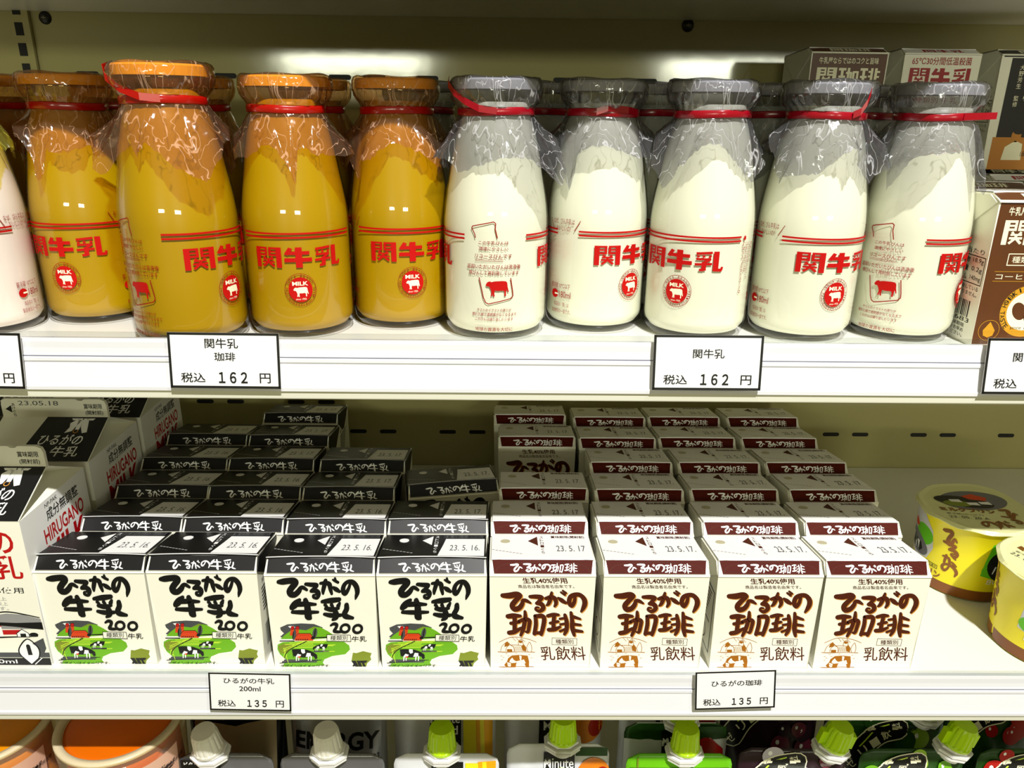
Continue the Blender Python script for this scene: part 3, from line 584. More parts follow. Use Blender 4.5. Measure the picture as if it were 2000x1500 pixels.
for row, c, x, y, rz in mp:
    d = '23. 5. 17.' if row >= 4 or (c >= 2 and row >= 2) or (c == 3 and row >= 1) or (c == 1 and row == 3) else '23. 5. 16.'
    t = ', turned askew' if rz > .1 else ''
    place(MILK[d], x, y, rz, f'black topped small milk carton, {ORD[row]} row, {MCOL[c]}{t}')
CCOL = ['column beside the milk cartons', 'second column from the milk cartons', 'third column from the milk cartons', 'column beside the pudding cups']
cp = [(0, 0, -.0046, .0002), (0, 1, .0562, .0002), (0, 2, .1172, .0003), (0, 3, .1752, .0003),
      (1, 0, -.0045, .0408), (1, 1, .0572, .0408), (1, 2, .1191, .0408), (1, 3, .1795, .0412),
      (2, 0, .0001, .0818), (2, 1, .0607, .0808), (2, 2, .1213, .0815), (2, 3, .1842, .0815),
      (3, 1, .0617, .1206), (3, 2, .1221, .1210), (3, 3, .1822, .1216),
      (4, 0, -.0009, .1634), (4, 1, .0581, .1614), (4, 2, .1170, .1630), (4, 3, .1776, .1630),
      (5, 0, -.0046, .2062), (5, 1, .0574, .2020), (5, 2, .1163, .2033), (5, 3, .1783, .2035)]
for row, c, x, y in cp:
    place(COFFEE['23. 5. 17' if (row, c) in ((0, 0), (1, 0), (2, 3)) else '23. 5. 17.'], x, y, 0, f'small coffee carton with brown band, {ORD[row]} row, {CCOL[c]}')

# ------------------------------------------------------------------ tall gable-top milk cartons
GW, GD, GH, GF, GT = 0.0660, 0.0640, 0.0900, 0.1060, 0.1185
def leaf_logo(p, x, y, k, m, l):
    for q in ([(-30, 10), (-8, 30), (4, 30), (-14, -22), (-34, -30), (-26, -6)], [(-8, 30), (-32, 30), (-26, 22), (-6, 22)], [(6, 30), (22, 30), (34, -26), (20, -30), (8, -4)], [(14, 30), (42, 30), (36, 22), (18, 22)], [(-8, 24), (8, 24), (6, -16), (-6, -16)]):
        p.poly([(x + a * k, y + b * k) for a, b in q], m, l)
    p.ring(x - 2 * k, y - 22 * k, 7 * k, 2.2 * k, M['tan'], l + 1, a0=pi * .7, a1=pi * 2.2)
def gable_carton():
    r = empty('gable_milk_carton', (0, 0, 0)); W, D, H = GW, GD, GH
    b = MB(); ym = D / 2; gi = 0.026
    V = [(0, 0, 0), (W, 0, 0), (W, D, 0), (0, D, 0), (0, 0, H), (W, 0, H), (W, D, H), (0, D, H), (0, ym - .0008, GF), (W, ym - .0008, GF), (W, ym + .0008, GF), (0, ym + .0008, GF), (W - gi, ym, GF - .006), (gi, ym, GF - .006)]
    b.add(V, [(3, 2, 1, 0), (0, 1, 5, 4), (2, 3, 7, 6)], M['board']); b.add(V, [(1, 2, 6, 5), (3, 0, 4, 7)], M['boardw'])
    b.add(V, [(5, 6, 12), (5, 12, 9), (6, 10, 12), (4, 13, 7), (4, 8, 13), (7, 13, 11)], M['board'])
    b.add([(W - .0004, .001, H - .001), (W - .0004, .001, 0)], [], M['board'])
    p = Print(b, flat((0, 0, 0), (1, 0, 0), (0, 0, 1), (0, -1, 0))); R, K = M['red'], M['ink']
    for q in ([(38, 80, 4), (34, 70, 4), (40, 66, 4)], ): p.stroke(q, R, 1)
    p.text('ひるがの', 8, 71, 60.5, 86, R, 1, 0.02); p.text('牛乳', 30, 55.5, 62, 70, R, 1, 0.012)
    p.text('生乳100%使用', 22, 46.8, 60, 50.5, K, 1, 0.006)
    for i, s in enumerate(('乳脂肪分3.5%以上', '無脂乳固形分8.3%以上', '成分無調整です。')): p.text(s, 20, 42.2 - i * 3.1, 50, 44.6 - i * 3.1, M['inkl'], 1)
    p.poly([(4, 24), (4, 31), (20, 30), (36, 32), (48, 34), (56, 33.4), (65.5, 30.6), (65.5, 24)], M['inkl'], 0); p.stroke([(4, 32, .6), (20, 31, .6), (40, 34, .7), (50, 35, .8), (65, 31.5, .6)], K, 1)
    p.poly([(4, 22), (36, 27), (50, 25.6), (65.8, 23.6), (65.8, 28.5), (52, 28.0), (4, 30)], K, 1)
    p.poly([(2, 18), (30, 19), (60, 18.6), (60, 23), (2, 24)], M['board'], 2)
    p.rect(39, 18.8, 43.5, 26, M['white'], 3); p.poly([(38.4, 25.6), (41, 28.2), (44, 25.6)], R, 4); p.poly([(43.6, 23.4), (54, 23.6), (52, 20.6), (43.6, 20.4)], R, 3); p.poly([(51, 19), (51, 21.4), (54.2, 24), (57.4, 21.4), (57.6, 19)], M['white'], 4); p.frame([(51, 19), (51, 21.4), (54.2, 24), (57.4, 21.4), (57.6, 19)], .4, K, 5); p.rect(52.8, 19, 55.8, 21.2, K, 5); p.stroke([(40, 18.6, 1.0), (62, 19.4, .5)], K, 3, False); p.disc(60, 20.4, 2.4, 1.4, K, 3)
    p.rect(0.4, 5.4, 66, 8.6, M['inkg'], 1); p.rect(0.4, 0.2, 65.8, 5.0, K, 1); p.text('500ml', 30, 1.4, 47.5, 4.0, M['white'], 2, 0.01)
    p.poly([(55, 1), (50, 7.5), (50.5, 12), (56, 17.4), (60.5, 12), (60.5, 6)], M['white'], 2); p.stroke([(55, .6, .7), (50, 7.5, .7), (50.8, 12.4, .7), (56, 17.6, .7), (60.6, 12, .7), (60.4, 6.5, .7), (57, .6, .7)], K, 3); p.poly([(58, 14.6), (64.6, 18.2), (65.0, 11.5), (61.2, 4.2), (60.8, 12)], M['inkg'], 2); p.stroke([(55.4, 13, 2.2), (55.6, 7, 2.4)], K, 3, False); p.stroke([(61.5, 5, .5), (57, .8, .5)], M['white'], 4, False)
    q = Print(b, flat((W, 0, 0), (0, 1, 0), (0, 0, 1), (1, 0, 0)))
    q.text('成分無調整', 22, 77.5, 54, 84.5, K, 1, 0.012, 0.0); q.text('HIRUGANO', 17, 66, 57, 75, R, 1, 0.02); q.text('MILK', 17, 50, 56, 64.5, R, 1, 0.03); q.text('NP-PAK', 22, 85.6, 34, 88, K, 1)
    for i in range(8): q.rect(10, 40 - i * 3, 52 - (i * 31 % 13), 41.3 - i * 3, M['inkg'])
    q.poly([(2, 8), (14, 10), (14, 24), (2, 22)], K, 1)
    b.build('body', r, fix=False)
    s = Vector((0, ym - .0008, GF - H)); L = s.length; s /= L; n = Vector((0, -s.z, s.y))
    b = MB(); o = Vector((0, 0, H)) + n * .0001
    c = [o, o + Vector((W, 0, 0)), o + Vector((W, 0, 0)) + s * L, o + s * L]
    b.add([*c, *[v + n * .0004 for v in c]], [(3, 2, 1, 0), (4, 5, 6, 7), (0, 1, 5, 4), (1, 2, 6, 5), (2, 3, 7, 6), (3, 0, 4, 7)], M['board'])
    p = Print(b, flat(o + n * .0004, (1, 0, 0), s, n)); LL = L * 1000
    p.poly([(21, 0), (65.6, 0), (65.6, LL), (28, LL)], K, 0)
    leaf_logo(p, 50, LL - 7.2, .20, M['white'], 1)
    p.text('ひるがの', 29.5, LL - 22.5, 56, LL - 14.2, M['white'], 1, 0.012, .12); p.text('牛乳', 40, LL - 31.5, 57, LL - 23.5, M['white'], 1, 0.012, .12)
    b.build('roof_panel', r)
    b = MB(); hf = GT - GF
    pts = [(0.0002, GF - .0004), (W - .0002, GF - .0004), (W - .0002, GT - .004), (W - .0012, GT - .0012), (W - .004, GT), (W - .0135, GT), (W - .0150, GT - .0011), (W - .0172, GT - .0011), (W - .0190, GT), (.003, GT), (.0008, GT - .0012), (.0002, GT - .004)]
    b.prism(pts, 'y', ym - .0011, ym + .0011, M['board'])
    p = Print(b, flat((0, ym - .0011, GF), (1, 0, 0), (0, 0, 1), (0, -1, 0)))
    p.text('賞味期限', 51.5, 6.0, 63, 9.4, K, 0, 0.012); p.text('(開封前)', 52.0, 1.6, 63, 5.0, K, 0, 0.012)
    p.text('23.05.18', 11, 8.2, 36, 11.2, M['date'], 0); p.poly([(2.6, 5.6), (6.4, 8.2), (6.4, 3.2)], K, 0)
    for i, ch in enumerate('あけぐち'): p.text(ch, 6.8, 7.6 - i * 2.3, 8.8, 9.6 - i * 2.3, K, 0, 0.01)
    b.build('top_fin', r)
    return r
g = gable_carton(); g['category'] = 'milk carton'; g['group'] = 'tall gable top milk cartons'
gx = -0.2470 - GW
for i, (x, y, lb) in enumerate([(gx, 0.001, 'tall gable top milk carton nearest the shelf rail, red lettering'), (gx - .0005, 0.0720, 'second gable top milk carton of the row, stamped 23.05.18 on its fin'), (gx - .0005, 0.1420, 'third gable top milk carton, rearmost of the row beside the small cartons'),
                                (gx - .0695, 0.0715, 'gable top milk carton at the left edge, only its fin corner showing'), (gx - .0695, 0.1430, 'gable top milk carton behind the fins, only its black roof panel showing')]):
    place(g, x, y, 0, lb)

# ------------------------------------------------------------------ glass milk bottles
BR = 0.0254
BPROF = [(0.0001, .0012), (.0185, .0006), (.0215, .0004), (.0238, .0016), (.0250, .0042), (BR, .0085), (BR, .052), (.02535, .056), (.0248, .062), (.0238, .069), (.0224, .077), (.0210, .086), (.0194, .0935), (.0179, .0985), (.0166, .1025), (.0163, .1050), (.0164, .1070), (.0178, .1082), (.0186, .1098), (.0188, .1130), (.0186, .1160), (.0178, .1176), (.0160, .1178), (.0152, .1168)]
def brad(z):
    for (r0, z0), (r1, z1) in zip(BPROF[2:], BPROF[3:]):
        if z0 <= z <= z1: return r0 + (r1 - r0) * (z - z0) / max(z1 - z0, 1e-9)
    return BR
def bottle_print(mb, kinds):
    def panel(deg):
        def S(u, v, l):
            z = v / 1000; rr = brad(z) + l / 1000; a = radians(deg) + u / 1000 / BR
            return (rr * sin(a), -rr * cos(a), z)
        return S
    R, U = M['pinkred'], M['rust']
    def Apanel(deg):
        p = Print(mb, panel(deg), cut=1.6)
        for z in (48.8, 50.6): p.rect(-28.5, z - .42, 30, z + .42, R)
        block(p, '関牛乳', -21, 35, 21, 44.4, R)
        cx, cz = 0, 24.6
        p.disc(cx, cz, 5.5, 5.9, R, 0, 32); p.ring(cx, cz, 7.2, .22, U, 0, 40, ky=1.06)
        p.text('MILK', cx - 3.6, cz + 2.0, cx + 3.6, cz + 3.9, M['cream'], 1, 0.03)
        cow(p, cx, cz - 1.0, .118, M['cream'], 1); p.text('since 1950', cx - 2.4, cz - 4.9, cx + 2.4, cz - 4.0, M['cream'], 1)
        p.arctext('SEKI BRAND', cx, cz, 6.35, pi / 2, 2.3, 1.15, U, 0, ky=1.06); p.arctext('PASTEURIZATION MILK', cx, cz, 6.35, -pi / 2, 3.5, 1.05, U, 0, True, ky=1.06)
    def cow(p, x, z, k, m, l):
        pts = [(-28, 8), (-24, 15), (-18, 18), (-13, 16), (-6, 18), (14, 19), (23, 18), (26, 14), (27, 4), (30, -8), (28, -10), (25, -2), (23, -8), (23, -19), (19, -19), (19, -8), (16, -5), (4, -6), (-5, -5), (-6, -12), (-5, -20), (-9, -20), (-10, -12), (-12, -20), (-15, -19), (-13, -9), (-15, -2), (-19, 5), (-24, 5)]
        p.poly([(x + a * k, z + c * k) for a, c in pts], m, l)
    def Bpanel(deg):
        A = lambda zx, zy: ((zx - 600) / 23.3, 56.4 - ((420 + zy / 5.77) - 436) * .242)
        p = Print(mb, panel(deg), A, cut=2.0)
        p.stroke([(400, 252, 11), (392, 215, 11), (358, 150, 11), (368, 130, 11), (600, 78, 11), (622, 95, 11), (618, 155, 11), (642, 255, 11)], U, 0, False)
        p.stroke([(442, 695, 11), (490, 920, 11), (515, 975, 11), (545, 990, 11), (790, 930, 11), (818, 900, 11), (815, 850, 11), (790, 695, 11)], U, 0, False)
        for s, a, c, d, e in (('この牛乳びんは', 437, 325, 763, 284), ('環境にやさしい', 441, 392, 760, 349), ('リユースびんです', 398, 476, 803, 426), ('返却いただいたびんは洗浄後', 300, 596, 905, 543), ('検びんして再利用しています', 320, 664, 885, 614),
                              ('牛さんのイラストの周りが', 418, 1076, 800, 1044), ('擦れた跡で透明感がなくなるまで', 360, 1130, 862, 1092), ('このびんは繰り返し使います', 396, 1184, 824, 1148), ('地球の資源を大切に', 393, 1310, 820, 1264)): p.text(s, a, c, d, e, U, 0, .008)
        for y in (488, 503): p.stroke([(397, y, 4), (708, y + 2, 4)], U, 0, False)
        q = Print(mb, panel(deg), cut=2.0); cow(q, 1.6, 26.2, .19, R, 0)
    def Ipanel(deg):
        p = Print(mb, panel(deg), cut=2.5)
        p.text('なぜ、びん牛乳は', -7, 53.4, 6.4, 56.2, U); p.text('おいしいの?', -4.8, 50.2, 4.4, 52.6, U); p.stroke([(9.4, 55.5, .35), (6.4, 50.6, .35)], U, 0, False); p.stroke([(-9.4, 55.5, .35), (-6.8, 50.6, .35)], U, 0, False)
        p.text('要冷蔵 10℃以下', -7.4, 21.8, 5.2, 24.4, U); p.disc(-4.6, 18.8, 2.4, 2.2, R); p.rect(-4.6, 18.4, -2, 19.2, M['cream'], 1); p.text('180ml', -1.4, 17.2, 5.6, 20.4, U, 0, .004); p.text('商品名の「関」は', -5, 12.6, 4.6, 14.8, U); p.text('製造者名の一部です。', -6.6, 9.2, 5.8, 11.4, U)
    def Vpanel(deg):
        p = Print(mb, panel(deg), cut=3); p.disc(-1.5, 50, .9, 1.1, R)
        for k, s in enumerate(('「関牛乳」は会社名です。', 'はありません。', 'にできる製造のです', '種類別牛乳')):
            for i, ch in enumerate(s): p.text(ch, -2.4 + k * 2.3, 46.2 - i * 2.05, -.9 + k * 2.3, 47.9 - i * 2.05, U)
    if 'B' in kinds: Bpanel(0); Apanel(100); Apanel(-100); Ipanel(176)
    if 'V' in kinds: Apanel(0); Vpanel(77); Ipanel(130)
def film_mesh(seed, m, rot, planes):
    """crinkled film hood; planes = (direction angle, reach) of the touching bottles, which press the film flat"""
    rnd = random.Random(seed); N = 168; ph = [rnd.uniform(0, 6.28) for _ in range(20)]; a0 = rnd.uniform(0, 1.57); half = .0385
    nl = rnd.randint(17, 22); tw = rnd.uniform(-1.1, 1.1); vs = []; rows = 0
    ang = [2 * pi * j / N for j in range(N)]
    def put(rr, t, z):
        w_ = t + rot; x, y = rr * sin(w_), -rr * cos(w_)
        for pa, d in planes:
            dx, dy = sin(pa), -cos(pa); k = x * dx + y * dy
            if k > d: x -= (k - d) * dx; y -= (k - d) * dy
        vs.append((x, y, z))
    prof = [(.004, .1190, 0), (.010, .1191, .1), (.0155, .1193, .2), (.0186, .1194, .3), (.0201, .1186, .5), (.0208, .1170, .7), (.0209, .1150, .8), (.0207, .1128, .95), (.0200, .1104, 1.1), (.0189, .1086, 1.1), (.0178, .1070, .8), (.0172, .1056, .3), (.0171, .1040, .25), (.0171, .1028, .25)]
    for r, z, k in prof:
        for t in ang:
            tt = t + tw * (.118 - z) * 55
            f = .75 * abs(sin(nl * tt / 2 + ph[0] + .6 * sin(3 * t + ph[14]))) + .45 * abs(sin((nl + 9) * tt / 2 + ph[1] + 60 * z)) - .55 + .35 * sin(5 * t + ph[2]) + .2 * sin(2 * t + ph[15])
            put(max(r + .0012 * k * f, r - .0006 if z > .110 else 0), t, z + .0007 * min(1, k * 2 + .3) * sin(3 * t + ph[3]) * sin(2 * t + ph[4]))
        rows += 1
    K = 12; hem = []
    for t in ang:
        c = max(abs(cos(t - a0)), abs(sin(t - a0))); L = half / c - .0225 + .0026 * sin(3 * t + ph[5]) + .0018 * sin(7 * t + ph[6])
        hem.append(max(.006, L) + .0009 * rnd.uniform(-1, 1))
    for i in range(1, K + 1):
        s = i / K
        for j, t in enumerate(ang):
            L = hem[j] * s; z = .1028 - L * .93
            fl = max(0, .35 + .8 * sin(2 * t + ph[7]) + .6 * sin(3 * t + ph[8]) + .4 * sin(5 * t + ph[9]))
            fold = (1 - abs(sin(3.5 * t + ph[10] + .8 * s)) ** .6) * .0060 + abs(sin(7 * t + ph[11] - 1.2 * s)) * .0016
            rr = max(brad(z) + .0007, .0169) + s * (fold + .0085 * fl * s) + .0004 + .0004 * s * rnd.uniform(-1, 1)
            put(rr, t + .16 * sin(4 * t + ph[12]) * s, z + .0016 * s * sin(9 * t + ph[13]))
        rows += 1
    fs = [(i * N + j, i * N + (j + 1) % N, (i + 1) * N + (j + 1) % N, (i + 1) * N + j) for i in range(rows - 1) for j in range(N)]
    fs.append(tuple(range(N)))
    b = MB(); b.add(vs, fs, m); return b
def band_mesh(m, seed):
    rnd = random.Random(seed); p = rnd.uniform(0, 6); b = MB(); N = 60; vs = []
    for r, z in ((.0176, .1026), (.0179, .1030), (.0179, .1056), (.0176, .1061), (.0172, .1058), (.0172, .1028)):
        for j in range(N):
            t = 2 * pi * j / N; vs.append(((r + .0002 * sin(9 * t + p)) * sin(t), -(r + .0002 * sin(9 * t + p)) * cos(t), z + .0003 * sin(2 * t + p)))
    b.add(vs, [(i * N + j, i * N + (j + 1) % N, ((i + 1) % 6) * N + (j + 1) % N, ((i + 1) % 6) * N + j) for i in range(6) for j in range(N)], m); return b
def tail_mesh(m, pts, wd=.0030):
    """loose end of the sealing tape: (angle deg, radius, height) stations; a flat strip with thickness"""
    b = MB(); vs = []
    for a, r, z in pts:
        a = radians(a)
        for dr in (0, .0002):
            for dz in (-wd / 2, wd / 2): vs.append(((r + dr) * sin(a), -(r + dr) * cos(a), z + dz))
    fs = []
    for i in range(len(pts) - 1):
        o = 4 * i; q = o + 4; fs += [(o, o + 1, q + 1, q), (o + 2, q + 2, q + 3, o + 3), (o, q, q + 2, o + 2), (o + 1, o + 3, q + 3, q + 1)]
    fs += [(0, 2, 3, 1), (len(vs) - 4, len(vs) - 3, len(vs) - 1, len(vs) - 2)]
    b.add(vs, fs, m); return b
PROTO = {}
def bottle_parts(kind, pr, seed):
    """meshes of one bottle, built once per look and shared"""
    key = (kind, pr)
    if key not in PROTO:
        b = MB(); b.lathe(BPROF, M['glass'], 72); bottle_print(b, pr)
        g = b.build('glass', None, True, fix=False)
        mm = {'w': M['milk'], 'o': M['orange'], 'p': M['pink']}[kind]
        b = MB(); b.lathe([(.0001, .0034), (.0185, .0032), (.0222, .0040), (.0242, .0068)] + [(brad(z) - .0007, z) for z in (.0095, .03, .052, .056, .062, .069, .077, .086, .0935, .0985)] + [(.0158, .1025), (.0155, .1050), (.0155, .1085), (.0001, .1085)], mm, 64)
        k = b.build('milk', None, True)
        b = MB(); b.lathe([(.0001, .1179), (.0189, .1179), (.0189, .1138), (.0193, .1138), (.0195, .1176), (.0188, .1184), (.0001, .1185)], {'w': M['capw'], 'o': M['capo'], 'p': M['capw']}[kind], 40)
        c = b.build('paper_cap', None, False)
        for o in (g, k, c): COL.objects.unlink(o)
        PROTO[key] = (g.data, k.data, c.data); 
        for o in (g, k, c): bpy.data.objects.remove(o)
    fk = ('band', kind, seed)
    if fk not in PROTO:
        o = band_mesh(M['band'] if kind != 'o' else M['bando'], seed).build('band', None, True); e = o.data; bpy.data.objects.remove(o); PROTO[fk] = e
    return PROTO[key] + (PROTO[fk],)
SPOTS = []
def bottle(kind, pr, seed, x, y, turn, label, group, s=1.0, frot=0.0, tail=None):
    r = empty('milk_bottle', (x, y, ZU + .0001), 0, label, 'milk bottle', group); r.scale = (s, s, s)
    a0 = -math.atan2(x, y + .349)
    for nm, me, rz in zip(('glass', 'milk_filling', 'paper_cap', 'sealing_band'), bottle_parts(kind, pr, seed), (a0 + radians(turn), 0, 0, frot)):
        o = bpy.data.objects.new(nm, me); COL.objects.link(o); o.parent = r; o.rotation_euler = (0, 0, rz)
    SPOTS.append((r, kind, seed, x, y, s, frot))
    if tail:
        o = tail_mesh(M['band'] if kind != 'o' else M['bando'], tail).build('band_tail', r); o.rotation_euler = (0, 0, a0)
def dress_bottles():
    """one film hood per bottle, pressed in where a neighbour or a carton stands close"""
    for r, kind, seed, x, y, s, frot in SPOTS:
        pl = []
        for r2, k2, s2, x2, y2, sc2, f2 in SPOTS:
            d = math.hypot(x2 - x, y2 - y)
            if 0 < d < .075: pl.append((math.atan2(x2 - x, -(y2 - y)), (d * s / (s + sc2) - .0004) / s))
        if x > .15: pl.append((pi / 2, (.2255 - x) / s))
        film_mesh(seed + int(1e4 * abs(x)), {'w': M['filmw'], 'o': M['filmo'], 'p': M['filmy']}[kind], frot, pl).build('film_cover', r, True)
GO, GWh = 'front row bottles of yellow coffee milk', 'front row bottles of white milk'
bottle('p', 'B', 31, -.2560, .0260, 49 - 176, 'bottle of pale pinkish milk with yellow film, cut off by the left edge', 'bottle of pinkish milk', 1.0, .4)
bottle('o', 'B', 11, -.2128, .0525, -33 - 100, 'yellow milk bottle next to the pinkish bottle, print half hidden at its left', GO, 1.0, .2)
bottle('o', 'B', 12, -.1500, .0150, 45 - 100, 'largest yellow milk bottle standing closest, red tape looped over its cap', GO, 1.03, 1.0, [(-5, .0182, .1048), (-30, .0185, .1055), (-55, .0200, .1085), (-75, .0220, .1130), (-95, .0222, .1165), (-120, .0215, .1185)])
bottle('o', 'B', 13, -.1003, .0302, -1 + 100, 'yellow milk bottle facing forward with its red print centred', GO, 1.0, 2.1)
bottle('o', 'B', 14, -.0518, .0480, 11 + 100, 'yellow milk bottle touching the first white milk bottle', GO, 1.0, 3.0)
bottle('w', 'B', 21, -.0031, .0300, -2.4, 'white milk bottle with reuse bottle drawing, beside the last yellow bottle', GWh, 1.0, .5, [(0, .0184, .1046), (-25, .0186, .1056), (-45, .0198, .1085), (-65, .0214, .1125), (-82, .0222, .1160), (-98, .0220, .1180)])
bottle('w', 'B', 22, .0479, .0440, 45 + 100, 'white milk bottle second from the yellow ones, crumpled grey film collar', GWh, 1.0, 1.4, [(-8, .0186, .1048), (8, .0188, .1066), (40, .0188, .1056), (62, .0186, .1046)])
bottle('w', 'V', 23, .0978, .0310, -20.6, 'white milk bottle behind the 162 yen card, full round cow seal facing out', GWh, 1.0, 2.6)
bottle('w', 'B', 24, .1510, .0300, 37 + 100, 'white milk bottle with a red tape tab standing up at its cap', GWh, 1.0, 3.7, [(38, .0184, .1048), (46, .0200, .1062), (50, .0214, .1100), (52, .0217, .1135), (53, .0217, .1150)])
bottle('w', 'B', 25, .2028, .0310, -21.4, 'last white milk bottle beside the brown coffee carton, reuse drawing showing', GWh, 1.0, 4.4, [(40, .0182, .1046), (60, .0186, .1048), (78, .0210, .1050), (86, .0250, .1052)])
GB = 'shadowed bottles of the second row'
for i, (kind, x, y, seed, lb) in enumerate([('o', -.2690, .0850, 11, 'shadowed yellow bottle behind the pinkish one, amber cap at the left edge'), ('o', -.2160, .1060, 12, 'shadowed yellow bottle behind the first two yellow bottles'), ('o', -.1630, .0840, 14, 'shadowed yellow bottle behind the gap after the largest bottle'), ('o', -.1020, .0860, 13, 'shadowed yellow bottle behind the last two yellow bottles'),
                                   ('w', -.0450, .1010, 25, 'shadowed white bottle behind the yellow and white meeting point'), ('w', .0215, .0940, 24, 'shadowed white bottle behind the gap of the first two white bottles'), ('w', .0795, .0920, 22, 'shadowed white bottle behind the gap left of the round seal bottle'), ('w', .1440, .0860, 21, 'shadowed white bottle behind the red tab bottle'), ('w', .1990, .0900, 23, 'shadowed white bottle behind the last white bottle')]):
    bottle(kind, 'B', seed, x, y, 100, lb, GB, 1.0, i * .9)

dress_bottles()

# ------------------------------------------------------------------ larger drink cartons at the right of the upper shelf
SW, SD, SH = 0.0470, 0.0500, 0.0690
def seki(kind):
    b0, lt = {'b': (M['sekib'], M['cream']), 'r': (M['boardw'], M['sekir']), 'k': (M['sekik'], M['cream'])}[kind]
    def front(p):
        if kind == 'b': p.rect(0, 0, 47, 68.9, M['sekib'], 0)
        if kind == 'k': p.rect(6, 20, 47, 67, M['sekik'], 0); p.rect(4, 0, 47, 20, M['sekio'], 0)
        if kind == 'b':
            p.text('牛乳屋ならではのコクと旨味', 4.5, 62.3, 42, 66.2, lt, 1, .01)
            block(p, '関珈琲', 3.4, 49.0, 44.2, 60.2, lt, 1)
            p.frame([(9, 39.5), (38, 39.5), (38, 44.8), (9, 44.8)], .4, lt, 1); p.text('種類別 乳飲料', 11, 40.6, 36, 43.7, lt, 1)
            for y in (31.8, 36.4): p.rect(4, y, 43, y + .2, M['gold'], 1)
            p.text('コーヒーたっぷり', 5, 32.8, 41, 35.4, lt, 1)
            p.disc(23.5, 17.5, 12.6, 12.6, M['gold'], 1, 40); p.disc(23.5, 17.5, 9.4, 9.4, M['cream'], 2, 40); p.arctext('SEKI COFFEE', 23.5, 17.5, 11.3, pi / 2, 2.6, 2.2, M['sekik'], 2); p.arctext('RICH TASTE', 23.5, 17.5, 11.3, pi, 1.6, 2.2, M['sekik'], 2, True)
            p.disc(20, 17.5, 3.2, 4.6, M['sekib'], 3, 20, .5); p.disc(26, 16, 3, 4.2, M['sekib'], 3, 20, -.4); p.text('since 1950', 17.5, 8.6, 29, 10.4, M['sekib'], 3)
            p.ring(7.5, 8.0, 5.0, .2, M['gold'], 2.5); p.poly([(7.5, 12.2), (4.6, 8), (5.2, 5.4), (7.5, 4.4), (9.8, 5.4), (10.4, 8)], M['gold'], 3)
        if kind == 'r':
            p.text('65℃30分間低温殺菌', 4.5, 62.4, 42, 67.0, lt, 1, .01)
            block(p, '関牛乳', 3.4, 49.5, 44.6, 60.6, lt, 1)
            p.disc(23.5, 18, 12, 12, lt, 1, 32); p.text('種類別 牛乳', 10, 40, 37, 43.6, lt, 1)
        if kind == 'k':
            for k, s in enumerate(('プレミアム', '淹れたてに薫る琥珀の贅', 'たしかな香り', '大野芳生 監修')):
                for i, ch in enumerate(s): p.text(ch, 30 - k * 6, 60 - i * 3.6, 33 - k * 6, 63 - i * 3.6, lt, 1)
            p.disc(19, 21, 3.2, 4.0, M['sekio'], 2); p.disc(20, 24, 3.6, 2.2, M['sekik'], 3); p.poly([(12, 6), (25, 6), (24, 16), (19, 18), (13, 14)], M['cream'], 2)
            p.text('180ml 要冷蔵', 24, 8, 44, 12, M['sekik'], 2); p.frame([(27, 13), (44, 13), (44, 18), (27, 18)], .4, M['sekik'], 2); p.text('種類別', 28.5, 14, 40, 17, M['sekik'], 2)
    def side(p, sg):
        k = M['ink']
        p.text('1本(180ml)当たり', 8, 42.6, 46, 45.6, k, 1)
        p.frame([(6, 29), (48, 29), (48, 42), (6, 42)], .4, k, 1)
        for i, (a, c) in enumerate((('炭水化物', '18.9g'), ('食塩相当量', '0.2g'), ('カルシウム', '140mg'))): p.text(a, 20, 38.4 - i * 4.2, 36, 41.2 - i * 4.2, k, 1, .01); p.text(c, 38.5, 38.4 - i * 4.2, 47, 41.2 - i * 4.2, k, 1)
        for i, s in enumerate(('乳成分が浮遊沈殿している', '品質上問題はありません。', 'ください。')): p.text(s, 14, 25.8 - i * 2.8, 47 - (0, 0, 20)[i], 28 - i * 2.8, k, 1)
        for i in range(22): p.rect(14 + i * 1.35, 12.6, 14.4 + i * 1.35 + (i * 7 % 4) * .17, 20.5, k, 1)
        p.text('3 102683', 13, 10, 45, 12.2, k, 1)
        for i, s in enumerate(('開封後は賞味期限', 'にかかわらずお早め', 'にお飲みください。')): p.text(s, 16, 7.2 - i * 2.5, 42, 9.2 - i * 2.5, k, 1)
    def band(p, W, L):
        if kind == 'r': p.rect(2, .5, W - 2, L * .9, M['boardw'], 0)
        block(p, '関珈琲' if kind == 'b' else '関牛乳', W * .25, L * .25, W * .8, L * .8, lt, 1)
    def top(p, W, L):
        p.rect(1, L * .30, W - 1, L * .50, M['white'], 1); p.text('賞味期限', W * .2, L * .34, W * .6, L * .46, M['ink'], 2)
        p.poly([(W * .05, L * .55), (W * .95, L * .55), (W * .8, L * .9), (W * .2, L * .9)], b0 if kind != 'r' else M['sekir'], 1); block(p, '関珈琲' if kind == 'b' else '関牛乳', W * .28, L * .60, W * .72, L * .87, M['cream'], 2)
    return brick('drink_carton', SW, SD, SH, 0.0030, 0.008, M['board'], front, side, band, top, b0, M['boardw'] if kind != 'k' else M['board'], True, None, M['board'])
SEK = {k: seki(k) for k in 'brk'}
for k, o in SEK.items(): o['category'] = 'drink carton'; o['group'] = 'larger drink cartons at the end of the upper shelf'
